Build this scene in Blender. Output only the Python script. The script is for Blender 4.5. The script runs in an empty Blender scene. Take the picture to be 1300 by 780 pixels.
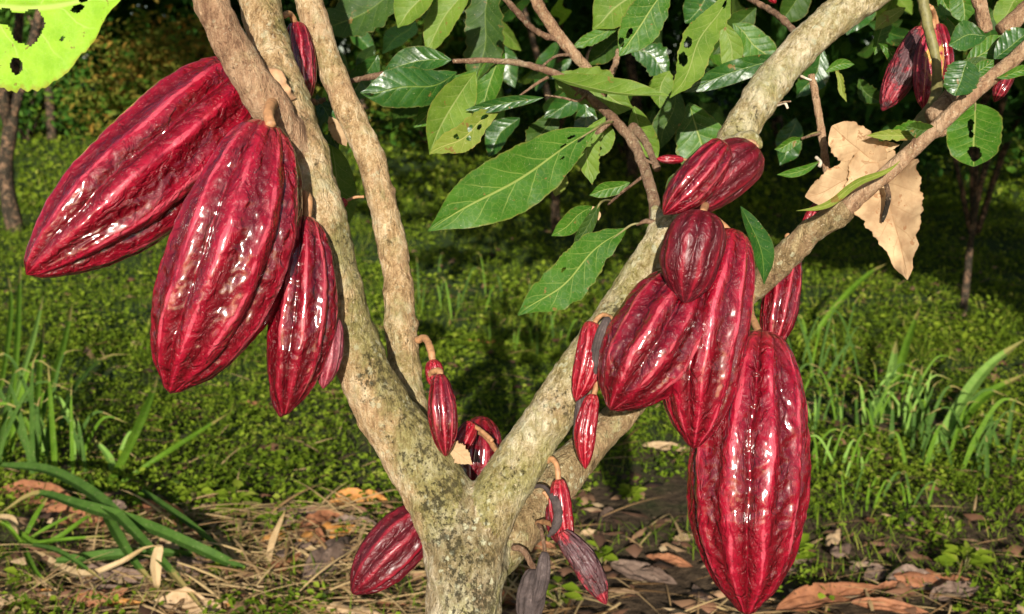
import bpy, math, random
import numpy as np
from mathutils import Vector, Matrix
R = math.radians
random.seed(4); rng = np.random.default_rng(11)
sc = bpy.context.scene
COL = sc.collection

# ------------------------------------------------------------------ camera
W0, H0 = 1300.0, 780.0
LENS = 40.0; FPX = LENS/36.0*W0
PITCH = R(10.0); CAM = np.array([0.0, 0.0, 0.95])
FW = np.array([0, math.cos(PITCH), -math.sin(PITCH)]); UP = np.array([0, math.sin(PITCH), math.cos(PITCH)]); RT = np.array([1.0, 0, 0])
def P(x, y, d=0.9):
    return CAM + d*(FW + RT*(x-W0/2)/FPX + UP*(H0/2-y)/FPX)
def ray(x, y):
    v = FW + RT*(x-W0/2)/FPX + UP*(H0/2-y)/FPX
    return v
def rise(y):
    u = np.clip(np.asarray(y, float)-5, 0, 30); return .085*(u-2*(1-np.exp(-u/2)))
def PG(x, y, h=0.0):
    v = ray(x, y); s = (h-CAM[2])/min(v[2], -.02)
    for _ in range(40): s = .6*s+.4*(h+float(rise(CAM[1]+s*v[1]))-CAM[2])/min(v[2], -.02)
    return CAM + s*v
cam_d = bpy.data.cameras.new('camera'); cam = bpy.data.objects.new('camera', cam_d); COL.objects.link(cam)
cam.location = CAM; cam.rotation_euler = (R(90)-PITCH, 0, 0)
cam_d.lens = LENS; cam_d.sensor_width = 36; cam_d.clip_start = 0.02; cam_d.clip_end = 500
cam_d.dof.use_dof = True; cam_d.dof.focus_distance = 0.92; cam_d.dof.aperture_fstop = 13
sc.camera = cam

# ------------------------------------------------------------------ light
SUN_EL, SUN_AZ = 17.0, 2.5            # azimuth: degrees to the left of straight behind the camera
sdir = Vector((math.sin(R(SUN_AZ))*math.cos(R(SUN_EL)), math.cos(R(SUN_AZ))*math.cos(R(SUN_EL)), -math.sin(R(SUN_EL))))
sl = bpy.data.lights.new('flash_sun', 'SUN'); sl.energy = 5.0; sl.angle = R(0.5); sl.color = (1.0, 0.95, 0.84)  # directional lamp standing in for an on-camera flash
so = bpy.data.objects.new('flash_sun', sl); COL.objects.link(so)
so.rotation_euler = sdir.to_track_quat('-Z', 'Y').to_euler(); so.location = (-2, -6, 5)
w = bpy.data.worlds.new('World'); sc.world = w; w.use_nodes = True
nt = w.node_tree; bg = nt.nodes['Background']; sky = nt.nodes.new('ShaderNodeTexSky')
sky.sky_type = 'NISHITA'; sky.sun_disc = False; sky.sun_elevation = R(SUN_EL)
sky.sun_rotation = R(180+SUN_AZ)
nt.links.new(sky.outputs[0], bg.inputs[0]); bg.inputs[1].default_value = 0.07
sc.view_settings.view_transform = 'Standard'; sc.view_settings.look = 'None'
sc.view_settings.exposure = 0.58; sc.view_settings.gamma = 1.0
sc.cycles.use_denoising = True
sc.cycles.max_bounces = 6; sc.cycles.transparent_max_bounces = 6
sc.cycles.sample_clamp_indirect = 6

# ------------------------------------------------------------------ noise
_perm = rng.permutation(256); _perm = np.concatenate([_perm, _perm, _perm])
_g = rng.normal(size=(256, 3)); _g /= np.linalg.norm(_g, axis=1)[:, None]
def noise3(p):
    p = np.asarray(p, float); i = np.floor(p).astype(int); f = p-i; i &= 255
    u = f*f*f*(f*(f*6-15)+10); out = 0
    for dx in (0, 1):
        for dy in (0, 1):
            for dz in (0, 1):
                h = _perm[_perm[_perm[(i[:, 0]+dx) & 255]+((i[:, 1]+dy) & 255)]+((i[:, 2]+dz) & 255)]
                g = _g[h]; d = (g*(f-np.array([dx, dy, dz]))).sum(1)
                wt = (u[:, 0] if dx else 1-u[:, 0])*(u[:, 1] if dy else 1-u[:, 1])*(u[:, 2] if dz else 1-u[:, 2])
                out = out+wt*d
    return out*1.6
def fbm(p, o=3):
    a, s, r = 1.0, 1.0, 0
    for k in range(o):
        r = r+a*noise3(np.asarray(p)*s+k*17.3); a *= .5; s *= 2.03
    return r

# ------------------------------------------------------------------ mesh helpers
def mesh(name, V, F, smooth=True, attrs=None, uv=None):
    V = np.asarray(V, np.float32); m = bpy.data.meshes.new(name)
    if not isinstance(F, list): F = [F]
    F = [np.asarray(f, np.int32) for f in F if len(f)]
    nl = sum(f.size for f in F); npoly = sum(len(f) for f in F)
    m.vertices.add(len(V)); m.vertices.foreach_set('co', V.ravel())
    m.loops.add(nl); m.loops.foreach_set('vertex_index', np.concatenate([f.ravel() for f in F]))
    m.polygons.add(npoly)
    tot = np.concatenate([np.full(len(f), f.shape[1], np.int32) for f in F])
    st = np.concatenate([[0], np.cumsum(tot)[:-1]]).astype(np.int32)
    m.polygons.foreach_set('loop_start', st)
    m.polygons.foreach_set('use_smooth', np.full(npoly, smooth))
    m.update(calc_edges=True); m.validate()
    for k, a in (attrs or {}).items():
        at = m.attributes.new(k, 'FLOAT', 'POINT'); at.data.foreach_set('value', np.asarray(a, np.float32))
    if uv is not None:
        l = m.uv_layers.new(name='UVMap'); vi = np.concatenate([f.ravel() for f in F])
        l.data.foreach_set('uv', np.asarray(uv, np.float32)[vi].ravel())
    return m
def link(name, m, mat=None, parent=None, loc=None):
    o = bpy.data.objects.new(name, m); COL.objects.link(o)
    if mat is not None: m.materials.clear(); m.materials.append(mat)
    if parent is not None: o.parent = parent
    if loc is not None: o.location = [float(c) for c in loc]
    return o
def tag(o, label=None, cat=None, group=None, kind=None):
    if label: o['label'] = label
    if cat: o['category'] = cat
    if group: o['group'] = group
    if kind: o['kind'] = kind
    return o
def empty(name, loc, label, cat, group=None):
    o = bpy.data.objects.new(name, None); COL.objects.link(o); o.location = [float(c) for c in loc]; o.empty_display_size = .05
    return tag(o, label, cat, group)
def join(parts):
    """parts: list of (V, F[, attrs]) -> one"""
    Vs, Fs, n, A = [], {}, 0, {}
    for p in parts:
        V = np.asarray(p[0]); Vs.append(V)
        for f in (p[1] if isinstance(p[1], list) else [p[1]]):
            f = np.asarray(f)
            if len(f): Fs.setdefault(f.shape[1], []).append(f+n)
        if len(p) > 2:
            for k, a in p[2].items(): A.setdefault(k, []).append(a)
        n += len(V)
    return np.concatenate(Vs), [np.concatenate(f) for f in Fs.values()], {k: np.concatenate(a) for k, a in A.items()}
def gridfaces(n, m, closed):
    i = np.arange(n-1)[:, None]*m; j = np.arange(m if closed else m-1)[None, :]; jn = (j+1) % m
    return np.stack([i+j, i+jn, i+m+jn, i+m+j], -1).reshape(-1, 4)
def spline(pts, n):
    pts = np.asarray(pts, float)
    if len(pts) < 3:
        t = np.linspace(0, 1, n)[:, None]; return pts[0]*(1-t)+pts[-1]*t
    d = np.concatenate([[0], np.cumsum(np.maximum(np.linalg.norm(np.diff(pts[:, :3], axis=0), axis=1), 1e-6))])
    ext = np.concatenate([[2*pts[0]-pts[1]], pts, [2*pts[-1]-pts[-2]]])
    t = np.linspace(0, d[-1], n); k = np.clip(np.searchsorted(d, t, side='right')-1, 0, len(pts)-2)
    u = ((t-d[k])/(d[k+1]-d[k]))[:, None]
    p0, p1, p2, p3 = ext[k], ext[k+1], ext[k+2], ext[k+3]
    return .5*((2*p1)+(-p0+p2)*u+(2*p0-5*p1+4*p2-p3)*u*u+(-p0+3*p1-3*p2+p3)*u**3)
def frames(C):
    T = np.gradient(C, axis=0); T /= np.linalg.norm(T, axis=1)[:, None]+1e-12
    up = np.array([0, -1.0, .15]);
    if abs(T[0]@up) > .9: up = np.array([1.0, 0, 0])
    N = np.zeros_like(T); n = up-T[0]*(up@T[0]); N[0] = n/np.linalg.norm(n)
    for i in range(1, len(T)):
        n = N[i-1]-T[i]*(N[i-1]@T[i]); N[i] = n/np.linalg.norm(n)
    return T, N, np.cross(T, N)
LIMB = .85
def tube(pts, nr=24, ns=14, lump=0.0, seed=0, cap=True, freq=60, knob=0):
    """pts rows: x y z radius"""
    S = spline(pts, nr); C, r = S[:, :3], np.maximum(S[:, 3], 2e-4)
    T, N, B = frames(C); a = np.linspace(0, 2*np.pi, ns, endpoint=False)
    D = N[:, None]*np.cos(a)[None, :, None]+B[:, None]*np.sin(a)[None, :, None]
    V = (C[:, None]+D*r[:, None, None]).reshape(-1, 3)
    if lump:
        V = V+D.reshape(-1, 3)*(fbm(V*freq+seed*7.1, 3)*lump)[:, None]
    F = [gridfaces(nr, ns, True)]
    if cap:
        V = np.concatenate([V, [C[0]-T[0]*r[0]*.3, C[-1]+T[-1]*r[-1]*.3]]); n0 = nr*ns
        j = np.arange(ns); jn = (j+1) % ns
        F.append(np.concatenate([np.stack([jn, j, np.full(ns, n0)], 1), np.stack([j+(nr-1)*ns, jn+(nr-1)*ns, np.full(ns, n0+1)], 1)]))
    return V, F
def px(path):
    """rows (x, y, depth, width_px) -> world x y z radius"""
    return np.array([np.append(P(x, y, d), w*d/FPX/2) for x, y, d, w in path])

# ------------------------------------------------------------------ materials
class NB:
    def __init__(s, name):
        s.m = bpy.data.materials.new(name); s.m.use_nodes = True; s.t = s.m.node_tree; s.t.nodes.clear()
        s.out = s.n('ShaderNodeOutputMaterial'); s.b = s.n('ShaderNodeBsdfPrincipled'); s.l(s.b.outputs[0], s.out.inputs[0])
    def n(s, k, **kw):
        o = s.t.nodes.new(k)
        for a, v in kw.items(): setattr(o, a, v)
        return o
    def l(s, a, b): s.t.links.new(a, b)
    def put(s, inp, v):
        if hasattr(v, 'links') or hasattr(v, 'is_linked'): s.l(v, inp)
        else: inp.default_value = v
    def attr(s, n): return s.n('ShaderNodeAttribute', attribute_name=n).outputs['Fac']
    def obj(s, scale=(1, 1, 1)):
        tc = s.n('ShaderNodeTexCoord'); mp = s.n('ShaderNodeMapping'); s.l(tc.outputs['Object'], mp.inputs[0]); mp.inputs['Scale'].default_value = scale
        return mp.outputs[0]
    def noise(s, vec, scale, detail=3, rough=.55, dist=0, out=0):
        o = s.n('ShaderNodeTexNoise'); s.l(vec, o.inputs['Vector']); o.inputs['Scale'].default_value = scale
        o.inputs['Detail'].default_value = detail; o.inputs['Roughness'].default_value = rough; o.inputs['Distortion'].default_value = dist
        return o.outputs[out]
    def vor(s, vec, scale, feat='F1', out='Distance'):
        o = s.n('ShaderNodeTexVoronoi', feature=feat); s.l(vec, o.inputs['Vector']); o.inputs['Scale'].default_value = scale
        return o.outputs[out]
    def ramp(s, f, stops, interp='LINEAR'):
        o = s.n('ShaderNodeValToRGB'); s.l(f, o.inputs[0]); c = o.color_ramp; c.interpolation = interp
        while len(c.elements) < len(stops): c.elements.new(.5)
        for e, (p, v) in zip(c.elements, stops):
            e.position = p; e.color = (v, v, v, 1) if not isinstance(v, tuple) else (*v, 1)
        return o.outputs[0]
    def mix(s, f, a, b, mode='MIX'):
        o = s.n('ShaderNodeMix', data_type='RGBA', blend_type=mode); s.put(o.inputs[0], f)
        for i, v in ((6, a), (7, b)): s.put(o.inputs[i], (*v, 1) if isinstance(v, tuple) and len(v) == 3 else v)
        return o.outputs[2]
    def math(s, op, a, b=0.0, c=0.0, clamp=False):
        o = s.n('ShaderNodeMath', operation=op, use_clamp=clamp); s.put(o.inputs[0], a); s.put(o.inputs[1], b); s.put(o.inputs[2], c)
        return o.outputs[0]
    def bump(s, h, strength=.5, dist=.001, prev=None):
        o = s.n('ShaderNodeBump'); s.l(h, o.inputs['Height']); o.inputs['Strength'].default_value = strength; o.inputs['Distance'].default_value = dist
        if prev is not None: s.l(prev, o.inputs['Normal'])
        return o.outputs[0]
    def set(s, **k):
        for a, v in k.items(): s.put(s.b.inputs[{'color': 'Base Color', 'rough': 'Roughness', 'normal': 'Normal', 'spec': 'Specular IOR Level', 'coat': 'Coat Weight', 'coatr': 'Coat Roughness', 'sss': 'Subsurface Weight'}[a]], v)
    def translucent(s, fac, color):
        tr = s.n('ShaderNodeBsdfTranslucent'); s.put(tr.inputs[0], color); mx = s.n('ShaderNodeMixShader'); s.put(mx.inputs[0], fac)
        s.l(s.b.outputs[0], mx.inputs[1]); s.l(tr.outputs[0], mx.inputs[2]); s.l(mx.outputs[0], s.out.inputs[0])

def pod_material(name, valley, mid, crest, pale, gloss=.2, wart=1.0, coat=.5, bloom=0.0, yellow=0.0, dry=0.0):
    b = NB(name); v = b.obj(); ridge = b.attr('ridge'); t = b.attr('along')
    n1 = b.noise(v, 26, 4, .6); n2 = b.noise(v, 140, 4, .62, .6)
    base = b.ramp(b.math('ADD', b.math('MULTIPLY', ridge, .62), b.math('MULTIPLY', n1, .42)), [(.20, valley), (.52, mid), (.92, crest)])
    base = b.mix(b.ramp(n2, [(.42, 0.0), (.62, .5)]), base, valley)
    pl = b.math('MULTIPLY', b.ramp(b.math('ADD', ridge, b.math('MULTIPLY', b.math('SUBTRACT', n1, .5), .7)), [(.95, 0.0), (1.10, 1.0)]), b.ramp(b.noise(v, 11, 2), [(.40, .10), (.62, .9)]))
    base = b.mix(pl, base, pale)
    # pale shoulder beside the stalk
    base = b.mix(b.math('MULTIPLY', b.ramp(t, [(.0, .8), (.04, .5), (.13, 0.0)]), b.ramp(n1, [(.35, .1), (.65, .75)])), base, (min(1, pale[0]*1.0), pale[1]*1.1, pale[2]*.75))
    # tiny dark freckles and dusty specks
    base = b.mix(b.ramp(b.noise(v, 520, 2, .5), [(.63, 0.0), (.70, .65)]), base, (.05, .012, .014))
    base = b.mix(b.ramp(b.noise(v, 800, 2, .5), [(.69, 0.0), (.73, .5)]), base, (.5, .3, .25))
    if yellow:
        base = b.mix(b.math('MULTIPLY', b.ramp(b.noise(v, 45, 2), [(.62, 0.0), (.68, yellow)]), 1.0), base, (.62, .34, .08))
    if dry:
        base = b.mix(b.math('MULTIPLY', b.ramp(b.noise(v, 38, 4, .7), [(.48, 0.0), (.56, 1.0)]), dry), base, (.055, .030, .030))
    if bloom:
        base = b.mix(b.math('MULTIPLY', b.ramp(b.noise(v, 60, 5, .7), [(.4, 0.0), (.7, 1.0)]), bloom), base, (.24, .12, .135))
    w1 = b.noise(b.obj((1, 1, .5)), 112, 2.5, .5, 1.2); w3 = b.noise(b.obj((1, 1, .7)), 230, 3, .55, .8); w2 = b.noise(v, 520, 3, .6)
    pl1 = b.ramp(w1, [(.40, 0.0), (.47, .45), (.53, .85), (.60, 1.0)], 'EASE'); pl2 = b.ramp(w3, [(.42, 0.0), (.58, 1.0)], 'EASE')
    hgt = b.math('ADD', b.math('ADD', b.math('MULTIPLY', pl1, .65), b.math('MULTIPLY', w1, .7)), b.math('ADD', b.math('MULTIPLY', pl2, .12), b.math('MULTIPLY', w2, .04)))
    hgt = b.math('MULTIPLY', hgt, b.math('SUBTRACT', 1.0, b.math('MULTIPLY', b.math('POWER', ridge, 2.0), .55)))
    rr = b.ramp(b.noise(v, 90, 4, .65), [(.35, gloss), (.72, min(.9, gloss+.14))])
    b.b.inputs['Coat IOR'].default_value = 1.65
    b.set(color=base, rough=b.math('ADD', rr, .14 if coat > .5 else 0.0), spec=.15 if coat > .5 else .35, coat=coat, coatr=gloss*.82 if coat > .5 else gloss*.7, normal=b.bump(hgt, .85*wart, .0034))
    b.b.inputs['Subsurface Weight'].default_value = .04; b.b.inputs['Subsurface Scale'].default_value = .004
    return b.m
POD = pod_material('pod_glossy', (.100, .0012, .005), (.205, .0025, .012), (.33, .006, .026), (.50, .06, .09), .165, .85, 1.0)
POD2 = pod_material('pod_glossy_deep', (.075, .001, .004), (.165, .0025, .010), (.28, .006, .022), (.43, .06, .08), .15, .85, 1.0)
PODM = pod_material('pod_matte', (.060, .0018, .005), (.105, .0025, .009), (.17, .004, .013), (.24, .008, .02), .38, .6, .15, bloom=.08)
PODS = pod_material('pod_young', (.17, .002, .008), (.28, .005, .016), (.40, .02, .035), (.52, .10, .11), .24, .7, .4)
PODP = pod_material('pod_dusty', (.15, .006, .016), (.25, .02, .04), (.36, .07, .09), (.45, .15, .16), .42, .6, .1, bloom=.4)
PODY = pod_material('pod_ripening', (.17, .004, .016), (.32, .015, .04), (.46, .05, .07), (.62, .24, .12), .30, 1.0, .3, yellow=1.0)
PODD = pod_material('pod_rotting', (.15, .004, .012), (.32, .008, .022), (.42, .03, .05), (.5, .12, .12), .42, 1.0, .1, bloom=.3, dry=.95)
def dried_material():
    b = NB('pod_dried'); v = b.obj(); n = b.noise(v, 120, 5, .7)
    b.set(color=b.ramp(n, [(.3, (.022, .014, .013)), (.6, (.075, .052, .048)), (.75, (.16, .12, .11))]), rough=.8, normal=b.bump(b.noise(v, 500, 4, .7), .9, .001))
    return b.m
DRIED = dried_material()

def bark_material(name, dark, mid, light, lichen=.5, moss=.5, green=(.10, .12, .025), scale=1.0):
    b = NB(name); v = b.obj(); vs = b.obj((1, 1, .45)); mo = b.attr('moss')
    n1 = b.noise(v, 22*scale, 5, .65); n2 = b.noise(vs, 120*scale, 5, .7, .4); n3 = b.noise(vs, 480, 3, .6)
    n4 = b.noise(b.obj((1, 1, .45)), 240, 7, .8, .5)
    n5 = b.noise(v, 620, 4, .7); vc = b.ramp(b.vor(b.obj((1, 1, .35)), 110, 'DISTANCE_TO_EDGE'), [(.0, 1.0), (.06, 0.0)])
    base = b.ramp(b.math('ADD', b.math('ADD', b.math('MULTIPLY', n1, .28), b.math('MULTIPLY', n2, .24)), b.math('ADD', b.math('MULTIPLY', n4, .28), b.math('MULTIPLY', n5, .20))), [(.415, dark), (.49, mid), (.56, light)])
    base = b.mix(b.math('MULTIPLY', vc, b.ramp(n1, [(.45, 0.0), (.65, .35)])), base, dark)
    base = b.mix(b.ramp(b.noise(v, 30, 4, .65), [(.5, 0.0), (.66, .5)]), base, (.45, .255, .15))
    mm = b.math('SUBTRACT', mo, .5)
    al = b.math('MULTIPLY', b.ramp(b.math('ADD', b.math('ADD', b.math('MULTIPLY', b.noise(v, 60, 7, .8), .6), b.math('MULTIPLY', b.noise(v, 19, 3), .42)), b.math('MULTIPLY', mm, .55)), [(.46, 0.0), (.62, 1.0)]), moss)
    base = b.mix(al, base, b.mix(b.ramp(n4, [(.4, 0.0), (.6, 1.0)]), green, tuple(c*2.0 for c in green)))
    d = b.n('ShaderNodeVectorMath', operation='ADD'); b.l(v, d.inputs[0])
    sc_ = b.n('ShaderNodeVectorMath', operation='SCALE'); b.l(b.noise(v, 140, 4, .7, out=1), sc_.inputs[0]); sc_.inputs['Scale'].default_value = .010; b.l(sc_.outputs[0], d.inputs[1])
    lv = b.math('ADD', b.math('MULTIPLY', b.noise(d.outputs[0], 62, 8, .72), .75), b.math('MULTIPLY', b.noise(v, 22, 3), .30))
    li = b.math('MULTIPLY', b.ramp(b.math('ADD', lv, b.math('MULTIPLY', mm, .10)), [(.555, 0.0), (.61, .75)]), lichen)
    base = b.mix(li, base, b.mix(b.ramp(n2, [(.4, 0.0), (.6, 1.0)]), (.40, .36, .15), (.60, .53, .33)))
    sp = b.math('MULTIPLY', b.ramp(b.vor(d.outputs[0], 120), [(.20, 1.0), (.30, 0.0)]), b.ramp(b.math('ADD', b.noise(v, 40, 3), b.math('MULTIPLY', mm, .2)), [(.46, 0.0), (.56, 1.0)]))
    base = b.mix(b.math('MULTIPLY', sp, b.math('MULTIPLY', lichen, .85)), base, (.60, .58, .38))
    sp2 = b.math('MULTIPLY', b.ramp(b.vor(d.outputs[0], 260), [(.16, 1.0), (.26, 0.0)]), b.ramp(b.noise(v, 50, 3), [(.42, 0.0), (.6, .9)]))
    base = b.mix(b.math('MULTIPLY', sp2, .8), base, (.62, .50, .33))
    pit = b.ramp(b.math('ADD', b.math('ADD', b.math('MULTIPLY', b.noise(b.obj((1, 1, .8)), 230, 7, .82), .72), b.math('MULTIPLY', b.noise(v, 36, 4, .7), .30)), b.math('MULTIPLY', mm, .16)), [(.585, 0.0), (.65, .85)])
    base = b.mix(pit, base, (.085, .070, .030))
    h = b.math('ADD', b.math('ADD', b.math('MULTIPLY', n2, .8), b.math('MULTIPLY', n4, .75)), b.math('SUBTRACT', b.math('ADD', b.math('MULTIPLY', li, .15), b.math('SUBTRACT', b.math('ADD', b.math('MULTIPLY', n3, .3), b.math('MULTIPLY', n5, .25)), b.math('MULTIPLY', vc, .12))), b.math('MULTIPLY', pit, .5)))
    b.set(color=base, rough=.8, spec=.25, normal=b.bump(h, 1.0, .0055))
    return b.m
BARK = bark_material('bark', (.21, .12, .05), (.52, .34, .17), (.78, .60, .37), .6, .6)
BARK_T = bark_material('bark_trunk', (.20, .13, .05), (.52, .40, .24), (.84, .72, .52), 1.0, .50, (.105, .095, .032))
BARK_R = bark_material('bark_right', (.20, .14, .045), (.52, .41, .23), (.78, .67, .46), .9, .6, (.15, .15, .03))
BARK_B = bark_material('bark_brown', (.18, .09, .05), (.40, .24, .135), (.58, .39, .24), .3, .3)
TWIG = bark_material('bark_twig', (.11, .055, .03), (.22, .125, .075), (.33, .21, .13), .25, .3)
TWIGD = bark_material('bark_dark', (.010, .008, .005), (.022, .016, .010), (.04, .03, .018), .1, .4)  # near black: shade of the background trunks put into the colour
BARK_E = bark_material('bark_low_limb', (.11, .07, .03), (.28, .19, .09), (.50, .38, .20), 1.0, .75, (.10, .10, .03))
def plain(name, col, rough=.6, var=.25, bumpd=.0006, sc_=200):
    b = NB(name); v = b.obj(); n = b.noise(v, sc_, 4, .6)
    c2 = tuple(c*(1-var*1.6) for c in col); c3 = tuple(min(1, c*(1+var)) for c in col)
    b.set(color=b.ramp(n, [(.3, c2), (.5, col), (.7, c3)]), rough=rough, normal=b.bump(n, .6, bumpd)); return b.m
STALK = plain('stalk', (.40, .20, .09), .6)
STALKG = plain('stalk_green', (.17, .15, .05), .6)
CUT = plain('torn_bark', (.44, .25, .13), .7, .3, .002, 90)
WHITE = plain('white_flower', (.5, .42, .32), .6)

def leaf_material(name, col, col2, vein, gloss=.35, trans=.25, spots=.0, spotcol=(.35, .2, .06), vw=.016, nv=7, edge=.5, blotch=(.20, .11, .03)):
    b = NB(name); uvn = b.n('ShaderNodeUVMap', uv_map='UVMap'); sx = b.n('ShaderNodeSeparateXYZ'); b.l(uvn.outputs[0], sx.inputs[0])
    s, t = sx.outputs[0], sx.outputs[1]; at = b.math('ABSOLUTE', b.math('MULTIPLY_ADD', t, 2.0, -1.0)); v = b.obj()
    n = b.noise(v, 45, 3, .6)
    base = b.mix(b.ramp(n, [(.35, 0.0), (.65, 1.0)]), col, col2)
    midrib = b.ramp(at, [(vw*1.3, 1.0), (vw*3.2, 0.0)])
    ph = b.math('ADD', b.math('SUBTRACT', b.math('MULTIPLY', s, float(nv)), b.math('MULTIPLY', b.math('POWER', at, .8), 1.35)), b.math('MULTIPLY', b.math('SUBTRACT', n, .5), .35))
    # offset the two sides a little
    ph = b.math('ADD', ph, b.math('MULTIPLY', b.math('GREATER_THAN', t, .5), .45))
    fr = b.math('ABSOLUTE', b.math('SUBTRACT', b.math('FRACT', ph), .5))
    lat = b.math('MULTIPLY', b.ramp(fr, [(.012, 1.0), (.045, 0.0)]), b.ramp(at, [(.45, .60), (.88, .08)]))
    net = b.ramp(b.vor(b.obj(), 190, 'DISTANCE_TO_EDGE'), [(.0, .22), (.07, 0.0)])
    vm = b.math('MAXIMUM', b.math('MAXIMUM', midrib, lat), net)
    base = b.mix(b.math('MULTIPLY', vm, .85), base, vein)
    if spots:
        sp = b.math('MULTIPLY', b.ramp(b.noise(v, 95, 4, .65), [(.66-.1*spots, 0.0), (.69-.1*spots, 1.0)]), .8)
        base = b.mix(sp, base, blotch)
    base = b.mix(b.ramp(b.noise(v, 700, 2), [(.70, 0.0), (.74, .5)]), base, (.5, .45, .3))
    base = b.mix(b.math('MULTIPLY', b.ramp(b.math('ADD', at, b.math('MULTIPLY', b.math('SUBTRACT', b.noise(v, 130, 3), .5), .25)), [(.93, 0.0), (1.0, 1.0)]), edge), base, spotcol)
    hh = b.math('SUBTRACT', b.math('MULTIPLY', b.ramp(fr, [(.0, 0.0), (.30, 1.0)]), .9), b.math('MULTIPLY', midrib, .7))
    nrm = b.bump(hh, .22, .0012); nrm = b.bump(b.noise(v, 60, 3), .35, .004, nrm)
    b.set(color=base, rough=b.ramp(b.noise(v, 80, 3), [(.35, gloss), (.7, min(1, gloss+.18))]), spec=.26 if gloss > .3 else .45, normal=nrm)
    b.translucent(trans, b.mix(1.0, base, (1.0, 1.25, .5), 'MULTIPLY'))
    return b.m
LM = {
 'dark': leaf_material('leaf_dark', (.014, .055, .008), (.024, .085, .010), (.12, .18, .03), .27, .12, .05, edge=.15),
 'green': leaf_material('leaf_green', (.030, .098, .006), (.052, .14, .010), (.25, .30, .07), .38, .2, .05, edge=.25),
 'pale': leaf_material('leaf_pale', (.085, .16, .014), (.14, .22, .024), (.26, .30, .09), .5, .25, .08, edge=.25),
 'yellow': leaf_material('leaf_yellow', (.14, .19, .022), (.20, .245, .035), (.38, .36, .11), .5, .25, .5),
 'dull': leaf_material('leaf_dull', (.022, .056, .005), (.038, .085, .008), (.10, .15, .025), .5, .25, .05, edge=.2),
 'bright': leaf_material('leaf_bright', (.24, .46, .025), (.33, .56, .04), (.46, .60, .13), .42, .3, .12, (.30, .15, .03)),
 'deadtan': leaf_material('leaf_dead_tan', (.33, .205, .11), (.56, .39, .22), (.30, .18, .09), .8, .12, .4, (.30, .15, .06), .010, 6, .5, (.30, .15, .07)),
}

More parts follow.
